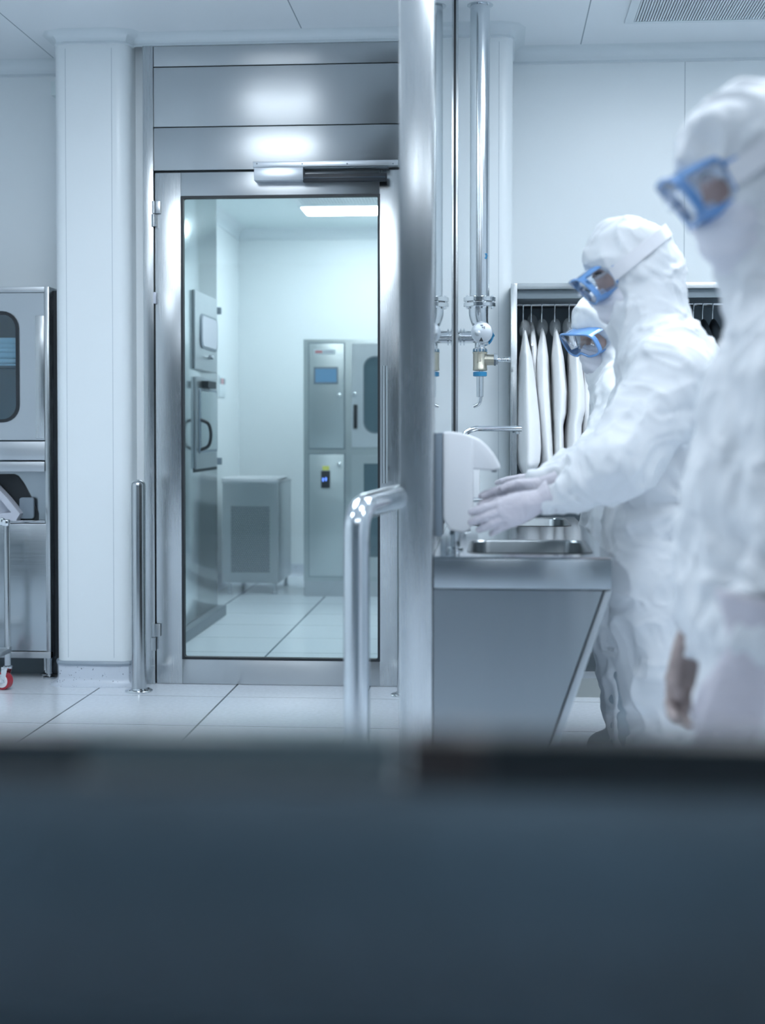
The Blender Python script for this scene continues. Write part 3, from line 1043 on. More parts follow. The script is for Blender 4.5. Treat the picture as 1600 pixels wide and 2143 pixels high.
for v in me.vertices:
    x_, y_, _ = v.co
    v.co = (q.x + x_, YP - 14.9 * u_ + (0.0 if False else 0) - v.co.z, q.z + y_)
mkobj('embossed_letters', me, M_BRASS, pp, 0)
bpy.data.objects.remove(tmp)
vl([(788, 12), (787, 14.5), (779, 14.5), (778, 12)], 1004).build('blue_collar', M_BLUE, pp, label='blue collar ring')
vl([(831, 6), (830, 7.3), (790, 7.6), (776, 7.6)], 1004).build('outlet_tube', M_POL, pp)
MB().tube([PX(1005, 829), PX(1004, 838), PX(1000, 846), PX(990, 851)], 4.2 * u_, 14, smooth_n=4).build('bent_spout', M_CHROME, pp, 60)
m = MB()
for (a, b_) in (((1014, 533), (1019, 534)), ((1015, 537), (1020, 538)), ((1014, 541), (1018, 543)), ((1017, 534), (1018, 542))):
    A_, B_ = PX(*a), PX(*b_)
    yy = YP - math.sqrt(max((20.6 * u_) ** 2 - ((A_.x + B_.x) / 2 - cx) ** 2, 1e-6))
    m.box(min(A_.x, B_.x), max(A_.x, B_.x) + 0.001, yy - 0.003, yy + 0.004, min(A_.z, B_.z) - 0.001, max(A_.z, B_.z) + 0.001)
m.build('printed_mark', M_BLUE, pp)
tag(pp, 'vertical polished water pipe with valves and a bent outlet in the corner', 'pipe')

# ================================================================== LEFT CABINET
YK = 6.09
cab = empty('pass_box_cabinet', (-2.3, YK, 0))
X1 = xz(103.5, 900, YK)[0]
X1i = xz(94, 900, YK)[0]
X0 = X1 - 0.85
def Zk(y, Y=YK):
    return xz(50, y, Y)[1]
zt_ = Zk(600)
B('side_panel', M_ST_V, cab, X1 - 0.020, X1, YK, YWL - 0.01, Zk(1378), zt_, 0.002)
B('side_panel', M_ST_V, cab, X0, X0 + 0.020, YK, YWL - 0.01, Zk(1378), zt_, 0.002)
B('top_panel', M_ST_CAB, cab, X0 + 0.02, X1 - 0.02, YK, YWL - 0.01, Zk(612), zt_, 0.002)
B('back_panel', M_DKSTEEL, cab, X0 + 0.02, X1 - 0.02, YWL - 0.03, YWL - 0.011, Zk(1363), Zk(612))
B('bottom_frame', M_ST_H, cab, X0, X1, YK - 0.001, YK + 0.03, Zk(1377), Zk(1364), 0.001)
# dark seal gap at the right of the cabinet
B('seal_strip', M_BLACK, cab, X1 + 0.001, XCL - 0.002, YK + 0.06, YK + 0.09, 0.02, Zk(606))
X1i = X1 - 0.021
# upper door with rounded window
kd = MB()
wx1 = xz(34, 766, YK)[0]
wx0 = wx1 - 0.42
wz1, wz0 = Zk(657), Zk(878)
def outer_like(x0, x1, z0, z1, n=6):
    return rect_like(x0, x1, z0, z1, n)
kd.ring(outer_like(X0 + 0.021, X1i, Zk(921), Zk(613)), rrect(wx0, wx1, wz0, wz1, 0.062, 6), YK + 0.002, YK + 0.028)
kdo = kd.build('door', M_ST_CAB, cab, 30)
MB().ring(rrect(wx0 - 0.013, wx1 + 0.013, wz0 - 0.013, wz1 + 0.013, 0.075, 6), rrect(wx0 + 0.001, wx1 - 0.001, wz0 + 0.001, wz1 - 0.001, 0.062, 6), YK - 0.004, YK + 0.022).build('window_gasket', M_BLACK, kdo)
MB().prism(rrect(wx0, wx1, wz0, wz1, 0.062, 6), YK + 0.012, YK + 0.016).build('window_pane', M_GLASS2, kdo, 0)
B('hinge_strip', M_ST_V, kdo, xz(74, 700, YK)[0], X1i - 0.001, YK - 0.003, YK + 0.003, Zk(917), Zk(661), 0.001)
B('drawer_front', M_ST_CAB, cab, X0 + 0.021, X1i, YK + 0.001, YK + 0.02, Zk(963), Zk(924), 0.002)
B('cross_bar', M_ST_CAB, cab, X0 + 0.021, X1i, YK - 0.008, YK + 0.02, Zk(987), Zk(966), 0.003)
# recess with dark hood opening
B('recess_panel', M_ST_SINK, cab, X0 + 0.021, X1i, YK + 0.10, YK + 0.115, Zk(1092), Zk(986))
hood = [xz(x, y, YK + 0.098) for x, y in ((-60, 992), (30, 992), (38, 996), (50, 1012), (70, 1050), (80, 1074), (80, 1090), (-60, 1090))]
MB().prism(hood[::-1], YK + 0.092, YK + 0.0995, 0.0).build('opening', M_BLACK, cab)
# shelf ledge
B('ledge', M_ST_TOP, cab, X0 + 0.021, X1i, YK - 0.002, YK + 0.11, Zk(1094), Zk(1090), 0.001)
B('lower_door', steel('cabinet lower door steel', (0.50, 0.55, 0.58), 0.25, (0, 0, 1), 0.5, (1, 1, 40), bump=0.15, wave=(2.0, 2.0, 0.6)), cab, X0 + 0.021, xz(97.5, 1200, YK)[0] - 0.002, YK - 0.001, YK + 0.02, Zk(1362), Zk(1096), 0.002)
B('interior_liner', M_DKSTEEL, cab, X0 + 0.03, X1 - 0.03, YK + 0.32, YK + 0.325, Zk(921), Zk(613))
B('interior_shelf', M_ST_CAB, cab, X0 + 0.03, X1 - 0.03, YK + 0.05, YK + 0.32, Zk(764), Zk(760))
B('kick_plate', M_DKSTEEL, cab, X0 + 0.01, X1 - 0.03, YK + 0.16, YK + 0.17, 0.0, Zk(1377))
for (lx, ly) in ((X1 - 0.022, YK + 0.05), (X1 - 0.06, YK + 0.13), (X0 + 0.04, YK + 0.05), (X0 + 0.04, YK + 0.13)):
    MB().lathe([(0, 0.028), (0.008, 0.028), (0.012, 0.01), (0.022, 0.008), (0.022, 0.0145), (Zk(1377), 0.0145)], (lx, ly, 0)).build('leg', M_ST_TUBE, cab)
tag(cab, 'steel equipment cabinet with rounded window at the left edge', 'cabinet')

# folded cloth in the window
def blob_stack(name, x0, x1, y0, y1, z0, n, mat, seed):
    rnd = random.Random(seed)
    m = MB()
    z = z0
    for k in range(n):
        h = 0.018 + rnd.random() * 0.012
        pts = rrect(x0 + rnd.random() * 0.01, x1 - rnd.random() * 0.012, y0, y1, 0.03, 8)
        L = []
        for s_, f_ in ((0.0, 0.93), (0.25, 0.99), (0.6, 1.0), (1.0, 0.94)):
            LL = []
            for i, (a, b_) in enumerate(pts):
                cx_, cy_ = (x0 + x1) / 2, (y0 + y1) / 2
                wob = 1 + 0.015 * math.sin(i * 1.7 + k * 2 + s_ * 3)
                LL.append((cx_ + (a - cx_) * f_ * wob, cy_ + (b_ - cy_) * f_ * wob, z + h * s_ + 0.003 * math.sin(i * 0.9 + k)))
            L.append(LL)
        m.loft(L)
        z += h * 0.96
    return m.build(name, mat, None, 60)


cl = blob_stack('folded_cloth', wx0 + 0.05, X1 - 0.07, YK + 0.06, YK + 0.26, Zk(758), 5, M_SUIT, 3)
tag(cl, 'pile of folded white garments behind the rounded cabinet window', 'cloth')

# plastic tray lying in the recess
ty = YK + 0.05
tr_ = [xz(x, y, ty) for x, y in ((-70, 1012), (-6, 1014), (20, 1042), (46, 1074), (38, 1089), (26, 1088), (-70, 1088))]
tin = [xz(x, y, ty) for x, y in ((-66, 1030), (-10, 1030), (8, 1048), (27, 1070), (27, 1072), (10, 1073), (-66, 1073))]
m = MB().ring(tr_, tin, ty - 0.03, ty + 0.03)
m.prism(tin[::-1], ty + 0.012, ty + 0.02)
o = m.build('plastic_tray', M_LGREY, None, 30)
tag(o, 'pale lilac plastic tray tilted in the cabinet recess', 'tray')
m = MB()
q = xz(62, 1060, YK + 0.075)
MB_ = m.prism(rrect(q[0] - 0.045, q[0] + 0.02, Zk(1088), q[1] + 0.04, 0.012, 4), YK + 0.068, YK + 0.085, 0.003)
o = m.build('plastic_cover', M_GREY, None, 40)
tag(o, 'small dark grey plastic cover behind the tray in the cabinet recess', 'cover')

# trolley
YT = 5.86
tl = empty('trolley', (-2.2, YT, 0))
tx = xz(15, 1200, YT)[0]
z_top, z_bot = xz(15, 1098, YT)[1], xz(15, 1370, YT)[1]
u5 = 1 / 505.0
for (lx, ly) in ((tx, YT), (tx - 0.55, YT)):
    t = MB().tube([(lx, ly, z_bot + 0.02), (lx, ly, z_top)], 6.5 * u5, 18)
    t.build('upright', M_ST_TUBE, tl)
    b = MB().box(lx - 0.017, lx + 0.011, ly - 0.016, ly + 0.016, z_top - 0.006, z_top + 0.022, 0.006)
    b.box(lx - 0.030, lx - 0.012, ly - 0.012, ly + 0.012, z_top - 0.002, z_top + 0.028, 0.005)
    b.build('corner_bracket', M_CHROME, tl)
    MB().lathe([(z_bot - 0.045, 0.010), (z_bot - 0.045, 0.0135), (z_bot + 0.03, 0.0135), (z_bot + 0.03, 0.01)], (lx, ly, 0)).build('stem_sleeve', M_ST_TUBE, tl)
    MB().lathe([(z_bot - 0.058, 0.016), (z_bot - 0.055, 0.019), (z_bot - 0.048, 0.019), (z_bot - 0.046, 0.012)], (lx, ly, 0)).build('swivel', M_CHROME, tl)
    w = Vector((lx - 0.018, ly, 0.038))
    MB().lathe([(-0.015, 0.030), (-0.014, 0.037), (0.014, 0.037), (0.015, 0.030)], w, (0.25, 1, 0), 28).build('wheel', M_RED, tl, label='red rubber wheel')
    MB().lathe([(-0.0175, 0.010), (-0.0172, 0.028), (0.0172, 0.028), (0.0175, 0.010)], w, (0.25, 1, 0), 28).build('wheel_hub', M_WHITE, tl)
    fk = MB()
    for s_ in (-1, 1):
        o_ = Vector((0.25 * s_ * 0.02, s_ * 0.02, 0))
        q0 = Vector((lx, ly, z_bot - 0.05)) + o_
        fk.prism([(q0.x - 0.016, q0.z), (q0.x + 0.010, q0.z), (w.x + 0.012, w.z - 0.006), (w.x - 0.004, w.z - 0.008)][::-1], q0.y - 0.0015, q0.y + 0.0015)
    fk.box(lx - 0.016, lx + 0.012, ly - 0.021, ly + 0.021, z_bot - 0.054, z_bot - 0.050)
    fk.lathe([(-0.024, 0.007), (0.024, 0.007)], w, (0.0, 1, 0), 10)
    fk.build('caster_fork', M_CHROME, tl)
MB().tube([(tx - 0.55, YT, z_top + 0.012), (tx - 0.01, YT, z_top + 0.012)], 6 * u5, 14).build('top_rail', M_ST_TUBE, tl)
B('bottom_shelf', M_ST_CAB, tl, tx - 0.56, tx + 0.012, YT - 0.15, YT + 0.012, z_bot + 0.008, z_bot + 0.028, 0.002)
MB().prism([(tx - 0.2, z_bot - 0.012), (tx - 0.03, z_bot + 0.0), (tx + 0.013, z_bot + 0.018), (tx + 0.013, z_bot + 0.034), (tx - 0.2, z_bot + 0.01)][::-1], YT - 0.013, YT + 0.013, 0.001).build('shelf_bracket', M_ST_CAB, tl)
tag(tl, 'tubular steel trolley with red casters cut by the left edge', 'trolley')

# ================================================================== WARDROBE
YWd = 5.86
wd = empty('wardrobe', (0.6, YWd, 0))
def Wx(px, py=800):
    return xz(px, py, YWd)[0]
def Wz(py, px=1240):
    return xz(px, py, YWd)[1]
wx0_, wx1_ = Wx(1068), Wx(1810)
wt = Wz(592)
fr = 0.026
B('side_panel', M_ST_V, wd, wx0_, wx0_ + fr, YWd, YWR - 0.01, 0.08, wt, 0.002)
B('side_panel', M_ST_V, wd, wx1_ - fr, wx1_, YWd, YWR - 0.01, 0.08, wt, 0.002)
B('top_panel', M_ST_H, wd, wx0_ + fr, wx1_ - fr, YWd, YWR - 0.01, wt - 0.024, wt, 0.002)
dvx = Wx(1426)
B('divider', M_ST_V, wd, dvx - 0.013, dvx + 0.013, YWd + 0.001, YWR - 0.03, 0.10, wt - 0.025, 0.002)
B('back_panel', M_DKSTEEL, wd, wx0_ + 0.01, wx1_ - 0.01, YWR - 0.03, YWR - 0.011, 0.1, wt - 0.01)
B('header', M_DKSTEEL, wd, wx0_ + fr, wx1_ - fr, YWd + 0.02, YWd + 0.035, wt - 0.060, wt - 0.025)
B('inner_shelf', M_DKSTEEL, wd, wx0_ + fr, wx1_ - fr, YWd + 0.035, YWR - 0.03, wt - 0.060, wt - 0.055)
B('bottom_panel', M_ST_H, wd, wx0_ + fr, wx1_ - fr, YWd, YWR - 0.03, Wz(1420), Wz(1405), 0.002)
B('plinth', steel('plinth steel', (0.5, 0.52, 0.5), 0.4, (1, 0, 0), 0, (1, 1, 10)), wd, wx0_ + 0.004, wx1_ - 0.004, YWd + 0.01, YWR - 0.02, 0.0, Wz(1421))
rz = xz(1150, 637, 6.12)[1]
YR = 6.12
MB().tube([(wx0_ + fr, YR, rz), (dvx - 0.013, YR, rz)], 0.0115, 18).build('hanging_rail', M_ST_TUBE, wd)
MB().tube([(dvx + 0.013, YR, rz), (wx1_ - fr, YR, rz)], 0.0115, 18).build('hanging_rail', M_ST_TUBE, wd)
tag(wd, 'open stainless steel wardrobe with hanging rails behind the people', 'wardrobe')

# ------------------------------------------------------------------ value noise in numpy
_rs = np.random.RandomState(7)
_tab = _rs.rand(4096) * 2 - 1


def vnoise(P):
    P = np.asarray(P, dtype=np.float64)
    I = np.floor(P).astype(np.int64)
    f = P - I
    f = f * f * f * (f * (f * 6 - 15) + 10)

    def h(i, j, k):
        return _tab[(i * 73856093 ^ j * 19349663 ^ k * 83492791) & 4095]
    x, y, z = I[:, 0], I[:, 1], I[:, 2]
    fx, fy, fz = f[:, 0], f[:, 1], f[:, 2]
    c00 = h(x, y, z) * (1 - fx) + h(x + 1, y, z) * fx
    c10 = h(x, y + 1, z) * (1 - fx) + h(x + 1, y + 1, z) * fx
    c01 = h(x, y, z + 1) * (1 - fx) + h(x + 1, y, z + 1) * fx
    c11 = h(x, y + 1, z + 1) * (1 - fx) + h(x + 1, y + 1, z + 1) * fx
    c0 = c00 * (1 - fy) + c10 * fy
    c1 = c01 * (1 - fy) + c11 * fy
    return c0 * (1 - fz) + c1 * fz


def ridged(P):
    """sharp creases: 1 on the crest of a fold, falling off to both sides"""
    return 1.0 - 2.2 * np.abs(vnoise(P))


# ------------------------------------------------------------------ garments on the rail
def wire_hanger(px, dark, label, grp):
    x = xz(px, 700, YR)[0]
    h = empty('clothes_hanger', (x, YR, rz))
    # hook over the rail, in the plane across the rail
    pts = []
    for k in range(9):
        a = R(-20 + 200 * k / 8)
        pts.append((x, YR + 0.0155 * math.cos(a), rz + 0.0155 * math.sin(a)))
    zb_h = rz - 0.075
    pts = pts[::1] + [(x, YR - 0.0155, rz - 0.010), (x, YR - 0.002, rz - 0.030), (x, YR, rz - 0.045), (x, YR, zb_h)]
    MB().tube(pts, 0.0022, 8).build('hook', M_CHROME, h)
    m = MB()
    L = []
    for k in range(15):
        t = -1 + 2 * k / 14
        yy = YR - 0.03 + t * (0.18 if dark else 0.15)
        zc = zb_h - (0.012 if dark else 0.03) - (0.11 if dark else 0.075) * abs(t) ** 1.3
        hw, hh_ = (0.022 if dark else 0.003) * (0.5 + 0.5 * abs(t)) + 0.002, (0.020 if dark else 0.006)
        L.append([(x + hw * math.cos(a), yy, zc + hh_ * math.sin(a)) for a in [2 * math.pi * i / 12 for i in range(12)]])
    m.loft(L)
    m.build('shoulder_bar', M_BLACK if dark else M_WHITE, h, 60)
    tag(h, label, 'hanger', grp)
    return x


def gown(px_top, prof, seed, label, yoff=0.0, hood=True):
    """prof: (py, px_left, px_right) rows read at the rail's distance"""
    Y = YR - 0.03 + yoff
    rows = []
    N = 44
    pys = [p_[0] for p_ in prof]
    for i in range(56):
        py = pys[0] + (pys[-1] - pys[0]) * i / 55
        pl = np.interp(py, pys, [p_[1] for p_ in prof])
        pr = np.interp(py, pys, [p_[2] for p_ in prof])
        a, b_ = atY(pl, py, Y), atY(pr, py, Y)
        t = i / 55
        dep = 0.03 + 0.18 * min(1, t * 5.5)
        if t > 0.93:
            dep *= 1 - (t - 0.93) * 3
        rows.append(((a.x + b_.x) / 2, (b_.x - a.x) / 2, dep, a.z))
    L = []
    for i, (cx_, hw, dep, z) in enumerate(rows):
        LL = []
        for k in range(N):
            a = 2 * math.pi * k / N
            # vertical pleats that grow towards the hem
            n_ = vnoise(np.array([[math.cos(a) * 2.2 + seed * 9.1, math.sin(a) * 2.2 + 3.3, z * 1.6 + seed]]))[0]
            n2 = vnoise(np.array([[math.cos(a) * 4.5 + seed * 5.1, math.sin(a) * 4.5, z * 4.0 + seed * 3]]))[0]
            g = 1 + (0.16 * n_ + 0.10 * n2) * min(1.0, 0.25 + i / 30.0)
            LL.append((cx_ + hw * math.cos(a) * g, Y + dep * math.sin(a) * (0.9 + 0.1 * g), z))
        L.append(LL)
    m = MB().loft(L)
    g_ = m.build('hanging_gown', M_SUIT2, None, 180)
    if hood:
        q = atY(px_top[0], px_top[1], Y)
        h = MB()
        HL = []
        for i in range(11):
            a = math.pi * i / 10
            rr_ = 0.034 * math.sin(a) + 0.001
            z = q.z + 0.040 * math.cos(a) + 0.004
            HL.append([(q.x + rr_ * (0.62 + 0.15 * math.sin(3 * b3 + seed)) * math.cos(b3), Y + 0.02 + 1.9 * rr_ * math.sin(b3), z) for b3 in [2 * math.pi * k / 20 for k in range(20)]])
        h.loft(HL)
        h.build('garment_bag_top', M_FILM, g_, 180, label='translucent plastic cover over the collar')
    tag(g_, label, 'gown', 'white gowns on the wardrobe rail')
    return g_


hk = 'hangers on the wardrobe rail'
for px_, nm in ((1094, 'wire hanger nearest the wardrobe left side'), (1111, 'second wire hanger from the wardrobe left side'), (1133, 'wire hanger on the rail, third from the wardrobe left side'), (1160, 'wire hanger on the rail, fourth from the wardrobe left side'), (1190, 'wire hanger just left of the smaller person'), (1236, 'wire hanger hidden behind the smaller person')):
    wire_hanger(px_, False, nm, hk)
gown((1097, 690), [(692, 1095, 1100), (705, 1093, 1103), (753, 1086, 1113), (821, 1082, 1121), (890, 1080, 1129), (936, 1079, 1132), (968, 1081, 1129), (985, 1087, 1118), (992, 1092, 1108)], 1, 'white gown with rounded hem hanging nearest the wardrobe left side', -0.10)
gown((1112, 678), [(676, 1110, 1115), (690, 1107, 1119), (753, 1106, 1124), (880, 1104, 1128), (985, 1106, 1128)], 2, 'narrow white gown hanging behind the gown nearest the wardrobe side', 0.05)
gown((1134, 688), [(690, 1131, 1137), (705, 1129, 1141), (753, 1119, 1147), (821, 1116, 1152), (890, 1122, 1156), (960, 1128, 1160), (1000, 1130, 1160)], 3, 'white gown, third from the wardrobe left side, close behind the faucet tip', -0.02)
gown((1162, 688), [(690, 1159, 1165), (707, 1157, 1170), (753, 1152, 1178), (821, 1153, 1186), (865, 1154, 1184), (890, 1155, 1177), (950, 1154, 1179), (1000, 1156, 1178)], 4, 'white gown in the middle of the hanging row with a slit edge', -0.03)
gown((1190, 686), [(690, 1188, 1197), (707, 1190, 1201), (753, 1188, 1214), (821, 1185, 1225), (858, 1184, 1226), (890, 1181, 1216), (1000, 1178, 1212)], 5, 'white gown hanging left beside the goggles of the smaller person', -0.05)
gown((1216, 690), [(690, 1212, 1220), (720, 1208, 1230), (800, 1208, 1240), (990, 1206, 1244)], 6, 'white gown partly hidden behind the face of the smaller person', 0.03, False)
gown((1250, 690), [(690, 1246, 1256), (720, 1238, 1266), (800, 1232, 1276), (990, 1230, 1280)], 7, 'white gown behind the mask of the smaller person', -0.02, False)
dk = 'empty dark hangers in the right bay of the wardrobe'
for px_, nm in ((1450, 'dark hanger nearest the wardrobe divider'), (1469, 'middle one of the three dark hangers'), (1490, 'rightmost of the three dark hangers, beside the blurred person')):
    wire_hanger(px_, True, nm, dk)

# ================================================================== INNER ROOM
# steel pass-through unit on the left
XU = -1.60
un = empty('pass_through_unit', (XU - 0.14, 7.6, 0))
yu0, yu1 = 6.40, atX(455, 1000, XU).y
ub = steel('inner unit steel', (0.56, 0.63, 0.65), 0.16, (0, 0, 1), 0.4, (1, 30, 1))
B('body', ub, un, XU - 0.27, XU, yu0, yu1, 0.06, H2 - 0.002, 0.01)
B('plinth', M_DKSTEEL, un, XU - 0.27, XU + 0.045, yu0, yu1 + 0.03, 0.0, 0.06, 0.004)
def UY(px, py):
    q_ = atX(px, py, XU)
    return q_.y, q_.z
def upanel(name, quad, mat, parent, t0, t1, r=0.0):
    (pa, ya), (pb, yb) = quad
    y_a, z_a = UY(pa, ya)
    y_b, z_b = UY(pb, yb)
    poly = rrect(min(y_a, y_b), max(y_a, y_b), min(z_a, z_b), max(z_a, z_b), max(r, 0.003), 4)
    return MB().prism(poly, XU + t0, XU + t1, plane='YZ').build(name, mat, parent, 30)
d1 = upanel('door', ((403, 606), (450, 781)), M_ST_CAB, un, 0.001, 0.012)
upanel('window_gasket', ((414, 655), (449, 737)), M_GREY, d1, 0.0125, 0.018, 0.05)
upanel('window_pane', ((416, 660), (447, 732)), M_LGREY, d1, 0.018, 0.021, 0.045)
q = UY(430, 748)
MB().lathe([(0, 0.012), (0.03, 0.012), (0.034, 0.006)], (XU + 0.012, q[0], q[1]), (1, 0, 0), 12).build('knob', M_CHROME, d1)
d2 = upanel('door', ((406, 788), (450, 976)), M_ST_CAB, un, 0.001, 0.012)
upanel('window_gasket', ((411, 813), (449, 945)), M_GREY, d2, 0.0125, 0.017, 0.02)
upanel('window_pane', ((413, 818), (447, 940)), ub, d2, 0.017, 0.020, 0.015)
upanel('latch', ((417, 797), (434, 814)), M_BLACK, d2, 0.013, 0.05, 0.004)
ya_, za__ = UY(413, 878)
_, zb__ = UY(413, 942)
MB().tube([(XU + 0.012, ya_, za__), (XU + 0.055, ya_ + 0.01, za__ - 0.02), (XU + 0.07, ya_ + 0.01, za__ - 0.06), (XU + 0.07, ya_ + 0.01, zb__ + 0.06), (XU + 0.055, ya_ + 0.01, zb__ + 0.02), (XU + 0.012, ya_, zb__)], 0.009, 12, smooth_n=4).build('loop_handle', M_BLACK, un, label='black loop handle')
upanel('seam', ((405, 980), (453, 982)), M_DARK, un, 0.0, 0.002)
for (px_, py_) in ((456, 651), (457, 965)):
    q = atX(px_, py_, XU)
    MB().box(XU - 0.01, XU + 0.022, yu1 + 0.001, yu1 + 0.03, q.z - 0.02, q.z + 0.02, 0.003).build('side_latch', M_GREY, un)
tag(un, 'tall steel pass-through unit with black loop handle behind the door glass', 'cabinet')
for (px_, py_) in ((458, 651), (460, 964)):
    q = atX(px_, py_, -1.88)
sg = atX(463, 798, -1.88)
s_ = empty('notice_plate', (-1.879, sg.y, sg.z))
B('plate', M_PAPER, s_, -1.8795, -1.872, sg.y - 0.12, sg.y + 0.12, sg.z - 0.11, sg.z + 0.04, 0.001)
for k in range(3):
    B('printed_block', M_REDP if k == 1 else M_GREY, s_, -1.872, -1.8705, sg.y - 0.10 + 0.07 * k, sg.y - 0.05 + 0.07 * k, sg.z - 0.02, sg.z + 0.02)
tag(s_, 'small white notice with dark and red blocks on the inner left wall', 'sign')

# perforated steel unit with paper on top
YPc = 9.33
pc = empty('perforated_cabinet', (-1.57, YPc, 0))
def Cx(px):
    return xz(px, 1100, YPc)[0]
def Cz(py):
    return xz(530, py, YPc)[1]
c0_, c1_ = Cx(465), Cx(582)
zt_, zb_ = Cz(1012), Cz(1220)
ring_o = rect_like(c0_, c1_, zb_, zt_, 6)
MB().ring(ring_o, rrect(Cx(483), Cx(564), Cz(1198), Cz(1060), 0.006, 6), YPc, YPc + 0.015).build('front_frame', M_ST_H, pc)
B('perforated_panel', M_PERF, pc, Cx(482), Cx(565), YPc + 0.008, YPc + 0.012, Cz(1199), Cz(1059))
B('body', M_ST_CAB, pc, c0_, c1_, YPc + 0.016, YPc + 0.60, zb_, zt_, 0.002)
B('worktop', M_ST_CAB, pc, c0_ - 0.004, c1_ + 0.004, YPc - 0.005, YPc + 0.605, zt_, zt_ + 0.012, 0.002)
for (lx, ly) in ((Cx(479), YPc + 0.03), (Cx(573), YPc + 0.03), (Cx(479), YPc + 0.55), (Cx(573), YPc + 0.55)):
    MB().lathe([(0, 0.017), (0.012, 0.017), (0.014, 0.012), (zb_, 0.012)], (lx, ly, 0)).build('leg', M_ST_TUBE, pc)
tag(pc, 'low steel cabinet with perforated front on four legs beyond the glass', 'cabinet')
m = MB()
L = []
rnd = random.Random(5)
for s_, f_ in ((0, 0.98), (0.5, 1.02), (1, 0.95)):
    L.append([(x + rnd.uniform(-1, 1) * 0.006, y + rnd.uniform(-1, 1) * 0.006, zt_ + 0.013 + 0.022 * s_ + rnd.uniform(-1, 1) * 0.002) for x, y in rrect((c0_ - 0.005) * 1, c1_ - 0.0 + 0.006, YPc - 0.01, YPc + 0.42, 0.02, 8)])
m.loft(L)
o = m.build('folded_sheet', M_SUIT, None, 60)
tag(o, 'crumpled white sheet spread over the perforated steel cabinet', 'cloth')

# lockers
YLk = 9.26
lk = empty('locker_cabinet', (-0.8, YLk, 0))
def Lx(px):
    return xz(px, 1000, YLk)[0]
def Lz(py):
    return xz(700, py, YLk)[1]
lx0, lx1 = Lx(635), Lx(635) + 0.80
lt = Lz(710)
M_CARC = steel('carcass steel', (0.50, 0.55, 0.56), 0.42, (1, 0, 0), 0.2, (60, 1, 1))
B('carcass', M_CARC, lk, lx0, lx1, YLk, YLk + 0.55, Lz(1216), lt, 0.003)
B('plinth', M_ST_CAB, lk, lx0 + 0.002, lx1 - 0.002, YLk + 0.004, YLk + 0.54, 0, Lz(1216))
M_ST_LK = steel('locker steel', (0.55, 0.60, 0.61), 0.40, (1, 0, 0), 0.2, (60, 1, 1), bump=0.05, wave=(2, 2, 1))
def gap(px0, px1, py0, py1):  # lays the painted shadow line behind a locker door
    B('door_shadow_line', M_GREY, lk, Lx(px0) - 0.005, Lx(px1) + 0.005, YLk - 0.0035, YLk - 0.0005, Lz(py1) - 0.005, Lz(py0) + 0.005)  # dark sheet behind the door, painted in as its shadow line


def ldoor(px0, px1, py0, py1, mat=None):
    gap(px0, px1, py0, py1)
    mat = mat or M_ST_LK
    return B('door', mat, lk, Lx(px0), Lx(px1), YLk - 0.014, YLk - 0.0036, Lz(py1), Lz(py0), 0.003)
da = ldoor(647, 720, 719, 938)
B('name_plate', M_PAPER, da, Lx(657), Lx(702), YLk - 0.0165, YLk - 0.0141, Lz(742), Lz(731), 0.001)
B('printed_mark', M_REDP, da, Lx(660), Lx(675), YLk - 0.0172, YLk - 0.0166, Lz(739), Lz(734))
B('printed_mark', M_LGREY, da, Lx(677), Lx(698), YLk - 0.0172, YLk - 0.0166, Lz(738), Lz(735))
B('screen_bezel', M_GREY, da, Lx(657), Lx(708), YLk - 0.018, YLk - 0.0141, Lz(804), Lz(768), 0.001)
B('screen', M_SCREEN, da, Lx(660.5), Lx(704.5), YLk - 0.0186, YLk - 0.0181, Lz(800), Lz(772))
dx1 = Lx(736) + (Lx(720) - Lx(647)) + 0.06
wx_0, wx_1 = Lx(762), Lx(762) + 0.20
dbm = MB().ring(rect_like(Lx(736), lx1 - 0.04, Lz(936), Lz(719)), rrect(wx_0, wx_1, Lz(905), Lz(748), 0.07, 6), YLk - 0.014, YLk - 0.001)
db = dbm.build('door', steel('light door steel', (0.72, 0.76, 0.79), 0.4, (1, 0, 0), 0.3, (60, 1, 1)), lk)
MB().ring(rrect(wx_0 - 0.006, wx_1 + 0.006, Lz(907.5), Lz(745.5), 0.075, 6), rrect(wx_0 + 0.001, wx_1 - 0.001, Lz(904.5), Lz(748.5), 0.068, 6), YLk - 0.017, YLk - 0.005).build('window_gasket', M_GREY, db)
MB().prism(rrect(wx_0, wx_1, Lz(905), Lz(748), 0.07, 6), YLk - 0.010, YLk - 0.007).build('window_pane', plain('smoked pane', (0.10, 0.16, 0.19), 0.12), db, 0)
B('handle', M_BLACK, db, Lx(740.5), Lx(748), YLk - 0.04, YLk - 0.0145, Lz(897), Lz(847), 0.003)
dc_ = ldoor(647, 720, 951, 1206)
B('device', M_BLACK, dc_, Lx(672.5), Lx(691), YLk - 0.03, YLk - 0.0141, Lz(1021), Lz(985), 0.003)
for (a, b_) in ((677, 1003), (683, 1002)):
    B('indicator', M_LED, dc_, Lx(a) - 0.004, Lx(a) + 0.003, YLk - 0.031, YLk - 0.0301, Lz(b_ + 4), Lz(b_ - 3))
B('yellow_label', M_YELLOW, dc_, Lx(675), Lx(689), YLk - 0.016, YLk - 0.0141, Lz(984), Lz(975))
ddm = MB().ring(rect_like(Lx(736), lx1 - 0.04, Lz(1206), Lz(951)), rrect(Lx(761), Lx(761) + 0.22, Lz(1165), Lz(970), 0.006, 6), YLk - 0.014, YLk - 0.001)
dd = ddm.build('door', M_ST_LK, lk)
MB().prism(rrect(Lx(761), Lx(761) + 0.22, Lz(1165), Lz(970), 0.006, 6), YLk - 0.010, YLk - 0.006).build('window_pane', bpy.data.materials['smoked pane'], dd, 0)
